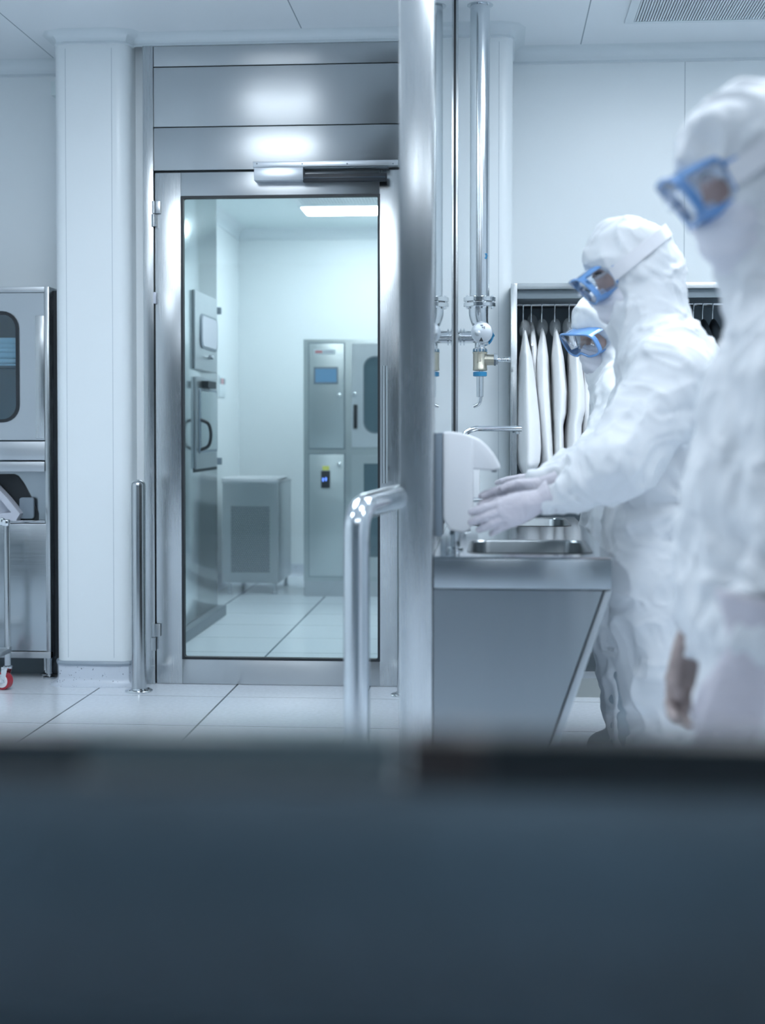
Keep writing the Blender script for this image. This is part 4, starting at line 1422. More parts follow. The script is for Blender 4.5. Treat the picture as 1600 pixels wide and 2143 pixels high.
for (px_, py_, dd_) in ((711, 827, da), (743, 824, db), (711, 971, dc_)):
    MB().lathe([(0, 0.006), (0.012, 0.006), (0.016, 0.014), (0.026, 0.014), (0.030, 0.008)], (Lx(px_), YLk - 0.014, Lz(py_)), (0, -1, 0), 16).build('knob', M_CHROME, dd_)
tag(lk, 'steel locker cabinet with small screen and four doors beyond the glass', 'cabinet')

# ================================================================== FOREGROUND SCREEN
fg = empty('equipment_screen', (0, 0.66, 0))
zf = at(800, 1541, 0.65).z
m = MB()
prof_ = []
for k in range(13):
    t = k / 12
    ang = R(26 - 84 * t)  # bow shaped to make the panel shade darker towards the bottom
    prof_.append(ang)
yy_, z_ = 0.652, zf - 0.026
front = [(yy_, z_)]
for a_ in prof_:
    z_ -= 0.012 * math.cos(a_)
    yy_ -= 0.012 * math.sin(a_)
    front.append((yy_, z_))
yb_ = 0.668
poly_ = front + [(front[-1][0] + 0.02, front[-1][1])] + [(0.672, front[-1][1]), (0.672, front[0][1])]
m.loft([[(xx, a, b_) for a, b_ in poly_] for xx in (-0.75, 0.75)])
m.build('panel', M_SLATE, fg, 30)
B('lower_panel', M_DKSTEEL, fg, -0.75, 0.75, front[-1][0] + 0.005, 0.80, 0.03, front[-1][1] - 0.002)
def fx(px):
    return at(px, 1550, 0.65).x
B('edge_trim', plain('grey reflection trim', (0.075, 0.105, 0.115), 0.4), fg, fx(160), fx(830), 0.650, 0.672, zf - 0.022, zf, 0.001)  # lighter left piece puts a reflection on the dark trim into the colour
B('edge_trim', plain('blue black trim', (0.016, 0.028, 0.036), 0.4), fg, -0.75, fx(150), 0.650, 0.672, zf - 0.022, zf - 0.002, 0.001)
B('edge_trim', plain('brown black trim', (0.022, 0.018, 0.018), 0.4), fg, fx(840), fx(1010), 0.650, 0.672, zf - 0.024, zf, 0.001)
B('edge_trim', plain('near black trim', (0.004, 0.009, 0.012), 0.4), fg, fx(1011), 0.75, 0.650, 0.672, zf - 0.025, zf, 0.001)
B('foot', M_BLACK, fg, -0.5, -0.44, 0.55, 0.77, 0, 0.03, 0.004)
B('foot', M_BLACK, fg, 0.44, 0.5, 0.55, 0.77, 0, 0.03, 0.004)
tag(fg, 'dark slate blue screen panel with black top edge, out of focus in front', 'panel')
#PEOPLE

# ================================================================== PEOPLE
def rcone(P, a, b, r1, r2):
    """distance to a tapered capsule"""
    a = np.array(a, float)
    b = np.array(b, float)
    ba = b - a
    l2 = max((ba * ba).sum(), 1e-9)
    t = np.clip(((P - a) @ ba) / l2, 0, 1)
    q = P - a - t[..., None] * ba
    return np.sqrt((q * q).sum(-1)) - (r1 + (r2 - r1) * t)


def ellip(P, c, axes, r):
    """approximate distance to an ellipsoid; axes = three unit rows"""
    q = (P - np.array(c, float)) @ np.array(axes, float).T
    r = np.array(r, float)
    k0 = np.sqrt(((q / r) ** 2).sum(-1))
    k1 = np.sqrt(((q / (r * r)) ** 2).sum(-1)) + 1e-9
    return k0 * (k0 - 1.0) / k1


def sdf_mesh(prims, h, cut=()):
    """prims: ('c', a, b, r1, r2, k) or ('e', centre, axes, radii, k) joined smoothly; cut: ellipsoids taken away.
    Returns vertices and quads of the zero surface (surface nets)."""
    lo = np.array([1e9] * 3)
    hi = -lo
    boxes = []
    for p in prims:
        if p[0] == 'c':
            a, b = np.array(p[1], float), np.array(p[2], float)
            r = max(p[3], p[4])
            l, u = np.minimum(a, b) - r, np.maximum(a, b) + r
        else:
            r = max(p[3])
            c = np.array(p[1], float)
            l, u = c - r, c + r
        boxes.append((l, u))
        lo, hi = np.minimum(lo, l), np.maximum(hi, u)
    lo = lo - 4 * h
    hi = hi + 4 * h
    n = np.ceil((hi - lo) / h).astype(int) + 1
    D = np.full(n, 1.0)
    ax = [lo[i] + h * np.arange(n[i]) for i in range(3)]

    def block(l, u, m):
        s = [slice(max(int((l[i] - m - lo[i]) / h), 0), min(int((u[i] + m - lo[i]) / h) + 2, n[i])) for i in range(3)]
        g = np.stack(np.meshgrid(ax[0][s[0]], ax[1][s[1]], ax[2][s[2]], indexing='ij'), -1)
        return tuple(s), g
    for p, (l, u) in zip(prims, boxes):
        k = p[-1]
        s, g = block(l, u, k + 3 * h)
        d = rcone(g, *p[1:5]) if p[0] == 'c' else ellip(g, *p[1:4])
        e = D[s]
        w = np.clip(0.5 + 0.5 * (e - d) / k, 0, 1)
        D[s] = np.where(e > 0.9, d, e * (1 - w) + d * w - k * w * (1 - w))
    for c, axes, r in cut:
        s, g = block(np.array(c) - max(r), np.array(c) + max(r), 3 * h)
        d = ellip(g, c, axes, r)
        k = 0.006
        a_, b_ = D[s], -d
        w = np.clip(0.5 - 0.5 * (a_ - b_) / k, 0, 1)
        D[s] = a_ * (1 - w) + b_ * w + k * w * (1 - w)
    ins = D < 0
    nx, ny, nz = n - 1
    acc = np.zeros((nx, ny, nz, 3))
    cnt = np.zeros((nx, ny, nz))
    corners = [(i, j, k) for i in (0, 1) for j in (0, 1) for k in (0, 1)]

    def sub(A, c):
        return A[c[0]:nx + c[0], c[1]:ny + c[1], c[2]:nz + c[2]]
    for c in corners:
        for a in range(3):
            if c[a] == 0:
                c2 = list(c)
                c2[a] = 1
                va, vb = sub(D, c), sub(D, c2)
                cr = (va < 0) != (vb < 0)
                t = np.where(cr, va / np.where(cr, va - vb, 1), 0)
                for b in range(3):
                    acc[..., b] += np.where(cr, c[b] + (t if b == a else 0), 0)
                cnt += cr
    act = cnt > 0
    idx = -np.ones((nx, ny, nz), int)
    idx[act] = np.arange(act.sum())
    ii = np.argwhere(act)
    V = lo + h * (ii + acc[act] / cnt[act][:, None])
    F = []
    for a in range(3):
        b, c = (a + 1) % 3, (a + 2) % 3
        s0 = [slice(1, n[i] - 1) for i in range(3)]
        s1 = list(s0)
        s0[a] = slice(0, n[a] - 1)
        s1[a] = slice(1, n[a])
        A, Bq = ins[tuple(s0)], ins[tuple(s1)]
        e = np.argwhere(A != Bq)
        flip = A[A != Bq]
        off = np.array([1, 1, 1])
        off[a] = 0
        e = e + off
        q = []
        for db, dc in ((-1, -1), (0, -1), (0, 0), (-1, 0)):
            f = e.copy()
            f[:, b] += db
            f[:, c] += dc
            q.append(idx[f[:, 0], f[:, 1], f[:, 2]])
        q = np.stack(q, 1)
        q[~flip] = q[~flip][:, ::-1]
        F.append(q)
    F = np.concatenate(F)
    return V, F


def vnormals(V, F):
    a = V[F[:, 2]] - V[F[:, 0]]
    b = V[F[:, 3]] - V[F[:, 1]]
    fn = np.cross(a, b)
    N = np.zeros_like(V)
    for i in range(4):
        np.add.at(N, F[:, i], fn)
    return N / (np.linalg.norm(N, axis=1)[:, None] + 1e-12)


def smooth_v(V, F, it=2):
    for _ in range(it):
        S = np.zeros_like(V)
        C = np.zeros(len(V))
        for i in range(4):
            j = (i + 1) % 4
            np.add.at(S, F[:, i], V[F[:, j]])
            np.add.at(S, F[:, j], V[F[:, i]])
            np.add.at(C, F[:, i], 1)
            np.add.at(C, F[:, j], 1)
        V = V * 0.4 + (S / np.maximum(C, 1)[:, None]) * 0.6
    return V


def np_obj(name, V, F, mat, parent=None, label=None):
    me = bpy.data.meshes.new(name)
    me.from_pydata(V.tolist(), [], F.tolist())
    me.update()
    return mkobj(name, me, mat, parent, 180, label)


def tov(p):
    return np.array([p.x, p.y, p.z])


def A3(p):
    """(px, py, distance) to a point of the place"""
    return tov(at(p[0], p[1], p[2]))


def fold_field(V, N, segs, gathers, amp, seed):
    """cloth folds: rings round bent sleeves, creases that run into a gathered point, and loose slanted folds"""
    best = np.full(len(V), 9.0)
    T = np.zeros(len(V))
    ANG = np.zeros(len(V))
    FQ = np.zeros(len(V))
    AM = np.zeros(len(V))
    for a, b, r, fq, am in segs:
        ba = b - a
        L = np.linalg.norm(ba)
        u = ba / L
        t = np.clip((V - a) @ u, 0, L)
        q = V - a - t[:, None] * u
        d = np.linalg.norm(q, axis=1) - r
        e1 = np.cross(u, [0.0, 1.0, 0.2])
        e1 /= np.linalg.norm(e1)
        e2 = np.cross(u, e1)
        ang = np.arctan2(q @ e2, q @ e1)
        m = d < best
        best = np.where(m, d, best)
        T = np.where(m, t, T)
        ANG = np.where(m, ang, ANG)
        FQ = np.where(m, fq, FQ)
        AM = np.where(m, am, AM)
    sl = 0.35 * np.sin(ANG + seed)
    P = np.stack([(T + 0.05 * sl) * FQ, np.cos(ANG) * 1.1 + seed * 3.7, np.sin(ANG) * 1.1 + seed], 1)
    P2 = np.stack([(T - 0.07 * sl) * FQ * 1.9 + 11, np.cos(ANG) * 1.9, np.sin(ANG) * 1.9 + seed * 2], 1)
    lim = AM * (0.65 * ridged(P) + 0.35 * ridged(P2))
    # loose folds, stretched on a slant
    W = np.stack([V[:, 0] * 5 + V[:, 2] * 2.4 + seed, V[:, 1] * 5, V[:, 2] * 3.2 - V[:, 0] * 2.0], 1)
    W2 = np.stack([V[:, 0] * 15 + V[:, 2] * 6, V[:, 1] * 12 + seed, V[:, 2] * 7 - V[:, 0] * 6], 1)
    wp = np.stack([vnoise(V * 7 + 3), vnoise(V * 7 + 9), vnoise(V * 7 + 17)], 1)
    cr = np.exp(-7 * np.abs(vnoise(W2 * 0.75 + wp * 1.3))) + 0.7 * np.exp(-8 * np.abs(vnoise(W2 * 1.5 + wp * 1.8 + 7)))
    d = lim + 0.8 * vnoise(W) + 0.55 * cr + 0.35 * ridged(W * 1.7 + wp)
    for g, rad, n, am in gathers:
        q = V - g
        rr = np.linalg.norm(q, axis=1)
        an = np.arctan2(q[:, 2], q[:, 0])
        w = np.exp(-(rr / rad) ** 2) * np.clip(rr / 0.03, 0, 1)
        Pn = np.stack([np.cos(an) * n, np.sin(an) * n, rr * 2.5 + seed], 1)
        d = d * (1 - 0.6 * w) + am * w * ridged(Pn)
    return V + N * (d * amp)[:, None]


def head_axes(pitch, yaw, roll=0.0):
    """facing -X when yaw = 0; yaw turns towards the camera; pitch tips the face down"""
    F = np.array([-math.cos(pitch) * math.cos(yaw), -math.cos(pitch) * math.sin(yaw), -math.sin(pitch)])
    Lt = np.cross([0, 0, 1.0], F)
    Lt /= np.linalg.norm(Lt)
    U = np.cross(F, Lt)
    c, s = math.cos(roll), math.sin(roll)
    L2, U2 = Lt * c + U * s, U * c - Lt * s
    return F, L2, U2          # forward, the person's left, up


def hand_mesh(wrist, D, T, scale=1.0, curls=(10, 12, 14, 16), spread=6, thumb=(35, 20), left=True, h=0.0021, fat=1.0):
    """D towards the fingers, T the thumb side; palm normal = D x T (left) or T x D (right)"""
    D = np.array(D, float)
    D /= np.linalg.norm(D)
    T = np.array(T, float)
    T -= D * (T @ D)
    T /= np.linalg.norm(T)
    Nn = np.cross(D, T) if left else np.cross(T, D)
    w = np.array(wrist, float)

    def P(d, t, n):
        return w + (D * d + T * t + Nn * n) * scale
    pr = []
    k = 0.008 * scale
    rad = scale * fat
    kn = [(0.090, 0.030, 0.000), (0.094, 0.010, -0.003), (0.089, -0.010, -0.002), (0.080, -0.028, 0.002)]
    ln = [(0.042, 0.025, 0.020), (0.047, 0.029, 0.021), (0.043, 0.027, 0.021), (0.034, 0.020, 0.018)]
    rk = [0.0125, 0.0125, 0.012, 0.0105]
    pr.append(('c', P(-0.035, 0, 0), P(0.01, 0, 0), 0.026 * rad, 0.025 * rad, 0.015))
    for (d, t, n), r in zip(kn, rk):
        pr.append(('c', P(0.005, t * 0.55, 0), P(d, t, n), 0.0165 * rad, (r + 0.0015) * rad, 0.012 * scale))
    pr.append(('e', P(0.050, 0.0, 0.004), (D, T, Nn), (0.045 * rad, 0.034 * rad, 0.015 * rad), 0.012))
    tips = []
    for i, ((d, t, n), L, r) in enumerate(zip(kn, ln, rk)):
        a = R(spread) * (1.5 - i) / 1.5
        cu = R(curls[i])
        q = P(d, t, n)
        ang = cu * 0.6
        for j, l in enumerate(L):
            dr = (D * math.cos(a) + T * math.sin(a)) * math.cos(ang) + Nn * math.sin(ang)
            q2 = q + dr * l * scale
            r1 = (r - 0.0012 * j) * rad
            r2 = (r - 0.0012 * (j + 1)) * rad
            pr.append(('c', q, q2, r1, r2, 0.0025 * scale))
            q = q2
            ang += cu
        tips.append(q)
    # thumb leaves the side of the palm near its base
    o, c_ = R(thumb[0]), R(thumb[1])
    q = P(0.022, 0.020, 0.006)
    dr = D * math.cos(o) + T * math.sin(o) + Nn * 0.25
    dr /= np.linalg.norm(dr)
    q2 = q + dr * 0.044 * scale
    pr.append(('c', q, q2, 0.0165 * rad, 0.0125 * rad, 0.010 * scale))
    dr2 = D * math.cos(o - c_) + T * math.sin(o - c_) + Nn * 0.35
    dr2 /= np.linalg.norm(dr2)
    q3 = q2 + dr2 * 0.032 * scale
    pr.append(('c', q2, q3, 0.0125 * rad, 0.0110 * rad, 0.003))
    dr3 = D * math.cos(o - 2 * c_) + T * math.sin(o - 2 * c_) + Nn * 0.4
    dr3 /= np.linalg.norm(dr3)
    pr.append(('c', q3, q3 + dr3 * 0.024 * scale, 0.0110 * rad, 0.0088 * rad, 0.003))
    V, F = sdf_mesh(pr, h)
    V = smooth_v(V, F, 1)
    return V, F, (D, T, Nn)


def glove(parent, wrist, D, T, mat, label=None, cuff_r=0.034, cuff_len=0.06, seed=0.0, **kw):
    V, F, (D, T, Nn) = hand_mesh(wrist, D, T, **kw)
    N = vnormals(V, F)
    V = V + N * (0.0006 * ridged(V * 90 + seed) + 0.0008 * vnoise(V * 35 + seed))[:, None]
    o = np_obj('glove', V, F, mat, parent, label)
    # open cuff drawn over the sleeve, with a rolled rim
    sc = kw.get('scale', 1.0)
    w = np.array(wrist, float)
    L = []
    n = 40
    prof = [(0.012, 0.0262), (-0.005, 0.0285), (-0.02, 0.031), (-cuff_len + 0.006, cuff_r), (-cuff_len + 0.001, cuff_r + 0.002), (-cuff_len - 0.003, cuff_r + 0.0005), (-cuff_len - 0.001, cuff_r - 0.003)]
    for d, r in prof:
        ring = []
        for k in range(n):
            a = 2 * math.pi * k / n
            wr = 1 + 0.03 * math.sin(5 * a + d * 90 + seed) + 0.02 * math.sin(11 * a + seed)
            ring.append(tuple(w + (D * d + (T * math.cos(a) * 1.03 + Nn * math.sin(a) * 0.97) * r * wr) * sc))
        L.append(ring)
    m = MB()
    m.loft(L, True, False, False)
    m.build('cuff', mat, o, 180)
    return o


def goggles(parent, c, F, Lt, U, bvh, s=1.0):
    """clear sided safety goggles: rear ring on the face, front ring, side windows, lens, strap"""
    def P(f, l, u):
        return Vector(c + (F * f + Lt * l + U * u) * s)
    g = empty('goggles', Vector(c) - parent_world(parent))
    g.parent = parent
    n = 48

    def ringpts(hw, hh, f0, wrap, drop=0.0, rc=0.5):
        out = []
        for k in range(n):
            a = 2 * math.pi * k / n
            cx_, sx_ = math.cos(a), math.sin(a)
            e = 0.55
            l = hw * math.copysign(abs(cx_) ** e, cx_)
            u = hh * math.copysign(abs(sx_) ** e, sx_)
            nose = 0.014 * math.exp(-(l / 0.016) ** 2) if u < 0 else 0
            out.append((f0 - wrap * (l / 0.08) ** 2, l, u + nose + drop))
        return out
    rear = ringpts(0.084, 0.050, 0.084, 0.046)
    front = [(q[0] + 0.22 * q[2], q[1], q[2]) for q in ringpts(0.078, 0.042, 0.140, 0.014, 0.004)]
    # side walls: blue above and below, clear window at each temple
    blue, clear, clear2 = MB(), MB(), MB()
    rows = [[(a[0] * (1 - t) + b[0] * t, a[1] * (1 - t) + b[1] * t, a[2] * (1 - t) + b[2] * t) for a, b in zip(rear, front)] for t in (0, 0.30, 0.86, 1.0)]
    for j in range(3):
        for k in range(n):
            k2 = (k + 1) % n
            a = 2 * math.pi * (k + 0.5) / n
            quad = [rows[j][k], rows[j][k2], rows[j + 1][k2], rows[j + 1][k]]
            side = abs(math.cos(a)) > 0.88 and j == 1
            tgt = (clear if math.cos(a) > 0 else clear2) if side else blue
            out = [P(*q) for q in quad]
            ctr = P(0.10, 0, 0)
            inn = [p_ + (Vector(ctr) - p_).normalized() * 0.0022 for p_ in out]
            vo = [tgt.bm.verts.new(p_) for p_ in out]
            vi = [tgt.bm.verts.new(p_) for p_ in inn]
            tgt.bm.faces.new(vo)
            tgt.bm.faces.new(vi[::-1])
            for i in range(4):
                tgt.bm.faces.new((vo[i], vi[i], vi[(i + 1) % 4], vo[(i + 1) % 4]))
    for m_ in (blue, clear, clear2):
        bmesh.ops.remove_doubles(m_.bm, verts=m_.bm.verts, dist=0.0002)
    for ringp, r_ in ((rear, 0.0045), (front, 0.0038)):
        pts = [P(*q) for q in ringp]
        blue.tube(pts + [pts[0]], r_ * s, 10, cap=False)
    # lugs that carry the strap
    for sg in (-1, 1):
        blue.tube([P(0.050, sg * 0.084, 0.018), P(0.040, sg * 0.090, 0.014)], 0.008 * s, 10)
        blue.tube([P(0.050, sg * 0.084, -0.006), P(0.040, sg * 0.090, 0.0)], 0.008 * s, 10)
    blue.build('goggle_frame', M_GOG, g, 60)
    clear.build('side_window', M_GOG_L, g, 60)
    clear2.build('side_window', M_GOG_L, g, 60)
    ml = MB()
    L = []
    for f_ in (1.0, 0.66, 0.33, 0.02):
        L.append([P(q[0] + 0.012 * (1 - f_) * (q[1] / 0.08) ** 2 + 0.002, q[1] * f_, q[2] * f_) for q in front])
    ml.loft(L, True, False, True)
    ml.build('lens', M_GOG_L, g, 180)
    # strap round the hood, laid on the cloth
    st = MB()
    L = []
    for k in range(49):
        th = R(58) + R(360 - 116) * k / 48
        f_, l_ = math.cos(th), math.sin(th)
        q = []
        for uu in (-0.017, 0.0, 0.017):
            u0 = 0.008 - 0.014 * math.cos(th) + uu
            o_ = P(-0.005, 0, u0)
            dr = (P(f_ * 0.12 - 0.005, l_ * 0.10, u0) - o_).normalized()
            hit = bvh.ray_cast(o_, dr, 0.3)
            dist = (hit[3] if hit[0] is not None else 0.10)
            q.append((o_, dr, dist))
        L.append(q)
    dist = np.array([[x_[2] for x_ in q] for q in L])
    dm = np.maximum.reduce([dist[:, 0], dist[:, 1], dist[:, 2]])
    dm = np.convolve(np.pad(dm, 3, mode='edge'), np.ones(7) / 7, 'valid')
    dm = np.maximum(dm, dist.max(1) - 0.001)
    LL = []
    for q, dd in zip(L, dm):
        ring = [q[0][0] + q[0][1] * (dd + 0.001), q[2][0] + q[2][1] * (dd + 0.001), q[2][0] + q[2][1] * (dd + 0.0075), q[0][0] + q[0][1] * (dd + 0.0075)]
        LL.append(ring)
    L = LL
    st.loft(L)
    st.build('strap', M_STRAP, g, 40)
    return g


def person(label, spec):
    """spec: joints as (px, py, distance, radius)"""
    J = {k: A3(v) for k, v in spec['j'].items()}
    r = {k: v[3] for k, v in spec['j'].items()}
    hc = A3(spec['head'])
    Fh, Lh, Uh = head_axes(R(spec['pitch']), R(spec['yaw']), R(spec.get('roll', 0)))

    def HP(f, l, u):
        return hc + Fh * f + Lh * l + Uh * u
    HA = (Fh, Lh, Uh)
    W = spec.get('half', 0.085)
    lat = np.array(spec.get('lat', (0, 1, 0)), float)
    lat /= np.linalg.norm(lat)

    # ---- the body under the clothes: one continuous mesh
    b = []
    k = 0.03
    b.append(('e', HP(-0.005, 0, 0.005), HA, (0.094, 0.074, 0.098), 0.02))
    b.append(('e', HP(0.035, 0, -0.045), HA, (0.058, 0.060, 0.075), 0.02))
    b.append(('e', HP(0.028, 0, 0.0), HA, (0.062, 0.082, 0.060), 0.015))
    b.append(('c', HP(0.082, 0, 0.0), HP(0.108, 0, -0.034), 0.007, 0.012, 0.010))
    for s_ in (-1, 1):
        b.append(('c', HP(0.083, s_ * 0.012, 0.018), HP(0.070, s_ * 0.046, 0.014), 0.009, 0.008, 0.008))
        b.append(('e', HP(0.066, s_ * 0.042, -0.028), HA, (0.026, 0.024, 0.022), 0.012))
        b.append(('c', HP(-0.008, s_ * 0.074, 0.006), HP(-0.004, s_ * 0.076, -0.026), 0.010, 0.007, 0.006))
    b.append(('c', HP(0.088, -0.018, -0.072), HP(0.088, 0.018, -0.072), 0.009, 0.009, 0.008))
    b.append(('c', HP(-0.015, 0, -0.06), J['neck'], 0.052, 0.055, k))
    for a_, c_, f in (('chest', 'belly', 0.8), ('belly', 'hip', 0.8)):
        for s_ in (-1, 0, 1):
            b.append(('c', J[a_] + lat * W * s_, J[c_] + lat * W * s_, r[a_] * f, r[c_] * f, 0.05))
    b.append(('c', J['neck'], J['chest'], 0.06, r['chest'] * 0.75, 0.05))
    for s_ in ('n', 'f'):
        if s_ + '_sh' in J:
            b.append(('c', J['neck'], J[s_ + '_sh'], 0.055, 0.055, 0.04))
            b.append(('c', J[s_ + '_sh'], J[s_ + '_el'], 0.048, 0.038, k))
            b.append(('c', J[s_ + '_el'], J[s_ + '_wr'], 0.038, 0.020, k))
        b.append(('c', J[s_ + '_hip'], J[s_ + '_kn'], r[s_ + '_hip'] * 0.78, 0.055, k))
        b.append(('c', J[s_ + '_kn'], J[s_ + '_an'], 0.055, 0.038, k))
        b.append(('c', J[s_ + '_an'], J[s_ + '_toe'], 0.035, 0.028, k))
    V, F = sdf_mesh(b, 0.0075)
    V = smooth_v(V, F, 1)
    body = np_obj('person', V, F, M_SKIN)
    tag(body, label, 'person')
    # eyes
    for s_ in (-1, 1):
        e = Vector(HP(0.070, s_ * 0.031, -0.002))
        m = MB()
        m.lathe([(-0.0125 * math.cos(math.pi * i / 12), max(0.0125 * math.sin(math.pi * i / 12), 0.0002)) for i in range(13)], e, tuple(Fh), 16)
        eo = m.build('eye', plain('eye', (0.35, 0.24, 0.22), 0.3), body, 180)
        m = MB()
        m.tube([Vector(HP(0.079, s_ * 0.018, -0.008)), Vector(HP(0.0835, s_ * 0.031, -0.011)), Vector(HP(0.078, s_ * 0.044, -0.007))], 0.0016, 6, smooth_n=4)
        m.build('eyelash', M_HAIR, body, 60)
        m = MB()
        m.tube([Vector(HP(0.088, s_ * 0.014, 0.020)), Vector(HP(0.086, s_ * 0.032, 0.026)), Vector(HP(0.074, s_ * 0.050, 0.020))], [0.003, 0.0042, 0.002], 8, smooth_n=4)
        m.build('eyebrow', M_HAIR, body, 60)

    # ---- coverall with hood
    c = []
    c.append(('e', HP(-0.004, 0, 0.012), HA, (0.116, 0.095, 0.116), 0.03))
    c.append(('e', HP(-0.012, 0, -0.042), HA, (0.090, 0.090, 0.085), 0.03))
    c.append(('c', HP(0.010, 0, -0.085), HP(-0.004, 0, -0.10), 0.062, 0.072, 0.03))
    c.append(('c', HP(-0.012, 0, -0.06), J['neck'], 0.074, r['neck'], 0.05))
    c.append(('c', J['neck'], J['chest'], r['neck'], r['chest'] * 0.9, 0.06))
    for a_, c_ in (('chest', 'belly'), ('belly', 'hip')):
        for s_ in (-1, 0, 1):
            c.append(('c', J[a_] + lat * W * s_, J[c_] + lat * W * s_, r[a_], r[c_], 0.05))
    segs = [(J['neck'], J['chest'], 0.09, 7, 0.5), (J['chest'], J['belly'], 0.13, 5, 0.5), (J['belly'], J['hip'], 0.13, 6, 0.7),
            (HP(0.03, 0, 0.02), HP(-0.04, 0, -0.10), 0.10, 15, 0.45), (HP(-0.03, 0, -0.10), J['neck'], 0.09, 16, 0.7)]
    for s_ in ('n', 'f'):
        if s_ + '_sh' in J:
            c.append(('c', J['neck'], J[s_ + '_sh'], r['neck'] * 0.85, r[s_ + '_sh'], 0.07))
            c.append(('c', J[s_ + '_sh'], J[s_ + '_el'], r[s_ + '_sh'], r[s_ + '_el'], 0.04))
            c.append(('c', J[s_ + '_el'], J[s_ + '_wr'], r[s_ + '_el'], r[s_ + '_wr'], 0.04))
            segs.append((J[s_ + '_sh'], J[s_ + '_el'], 0.075, 9, 0.55))
            segs.append((J[s_ + '_el'], J[s_ + '_wr'], 0.055, 15, 0.85))
        c.append(('c', J[s_ + '_hip'], J[s_ + '_kn'], r[s_ + '_hip'], r[s_ + '_kn'], 0.05))
        c.append(('c', J[s_ + '_kn'], J[s_ + '_an'], r[s_ + '_kn'], r[s_ + '_an'], 0.05))
        segs.append((J[s_ + '_hip'], J[s_ + '_kn'], 0.09, 6, 0.6))
        segs.append((J[s_ + '_kn'], J[s_ + '_an'], 0.07, 9, 0.8))
    for e in spec.get('extra', []):
        c.append(('c', A3(e[0]), A3(e[1]), e[0][3], e[1][3], 0.04))
    V, F = sdf_mesh(c, spec.get('grid', 0.007), cut=[(HP(0.118, 0, -0.008), HA, (0.086, 0.088, 0.050)), (HP(0.130, 0, -0.05), HA, (0.07, 0.066, 0.06))])
    V = smooth_v(V, F, 2)
    N = vnormals(V, F)
    amp = spec.get('amp', 0.0085) * 1.95
    gat = [(A3(g_), g_[3], g_[4], g_[5]) for g_ in spec.get('gathers', [])]
    V = fold_field(V, N, segs, gat, amp, spec.get('seed', 1.0))
    V = smooth_v(V, F, 1)
    cov = np_obj('coverall', V, F, M_SUIT, body)
    bvh = BVHTree.FromPolygons([Vector(v) for v in V.tolist()], F.tolist())
    # side seam
    for pts in spec.get('seams', []):
        L = [Vector(A3(p_)) for p_ in pts]
        P2, _ = catmull(L, [1] * len(L), 8)
        # drop the seam onto the cloth
        Q = []
        for i, p_ in enumerate(P2):
            hit = bvh.find_nearest(p_)
            if hit[0] is not None:
                Q.append(hit[0] + hit[1] * 0.0012 + Vector((math.sin(i * 1.9) * 0.0012, 0, 0)))
        if len(Q) > 3:
            m = MB()
            m.tube(Q, [0.0035 + 0.0012 * math.sin(i * 2.3) for i in range(len(Q))], 8)
            m.build('seam', M_SEAM, cov, 180)
    # mask
    mk = [('e', HP(0.062, 0, -0.074), HA, (0.066, 0.066, 0.066), 0.02), ('c', HP(0.106, 0, -0.038), HP(0.090, 0, -0.098), 0.024, 0.034, 0.03)]
    mk.append(('c', HP(0.060, -0.052, -0.050), HP(0.060, 0.052, -0.050), 0.026, 0.026, 0.03))
    V, F = sdf_mesh(mk, 0.0045)
    V = smooth_v(V, F, 2)
    N = vnormals(V, F)
    q = (V - hc)
    f_, l_, u_q = q @ Fh, q @ Lh, q @ Uh
    # pleats sweeping from the nose to the cheeks
    al = np.abs(l_)
    ph = (u_q * 1.0 + al * 0.55) * 150
    V = V + N * (0.0022 * np.sin(ph) + 0.0015 * ridged(V * 22 + 3))[:, None]
    np_obj('face_mask', V, F, M_MASK, body)
    goggles(body, hc, Fh, Lh, Uh, bvh)
    # gloves
    for g_ in spec.get('gloves', []):
        glove(body, A3(g_['w']), g_['D'], g_['T'], g_.get('mat', M_GLOVE), g_.get('label'), **g_.get('kw', {}))
    # overshoes
    for s_ in ('n', 'f'):
        an, toe = J[s_ + '_an'].copy(), J[s_ + '_toe'].copy()
        sh = [('c', an + [0, 0, 0.20], an + [0, 0, 0.02], 0.075, 0.062, 0.03), ('c', [an[0] + 0.04, an[1], 0.056], [toe[0], toe[1], 0.052], 0.055, 0.051, 0.03)]
        V, F = sdf_mesh(sh, 0.008)
        V[:, 2] = np.maximum(V[:, 2], 0.002)
        N = vnormals(V, F)
        V = V + N * (0.004 * ridged(V * 14))[:, None] * (V[:, 2:3] > 0.02)
        np_obj('overshoe', V, F, M_BOOT, body)
    return body


def floorpt(px, d, z):
    """pixel row at which height z stands at distance d"""
    lo_, hi_ = -3000.0, 9000.0
    for _ in range(50):
        m_ = (lo_ + hi_) / 2
        if at(px, m_, d).z > z:
            lo_ = m_
        else:
            hi_ = m_
    return lo_


def legs(d, n, f, r):
    """n, f: (hip px, hip py, knee px, ankle px, toe px, distance)"""
    out = {}
    for k_, (hx_, hy_, kx_, ax_, tx_, dd_) in (('n', n), ('f', f)):
        out[k_ + '_hip'] = (hx_, hy_, dd_, r[0])
        out[k_ + '_kn'] = (kx_, floorpt(kx_, dd_, 0.48), dd_, r[1])
        out[k_ + '_an'] = (ax_, floorpt(ax_, dd_, 0.12), dd_, r[2])
        out[k_ + '_toe'] = (tx_, floorpt(tx_, dd_, 0.05), dd_, 0.04)
    return out


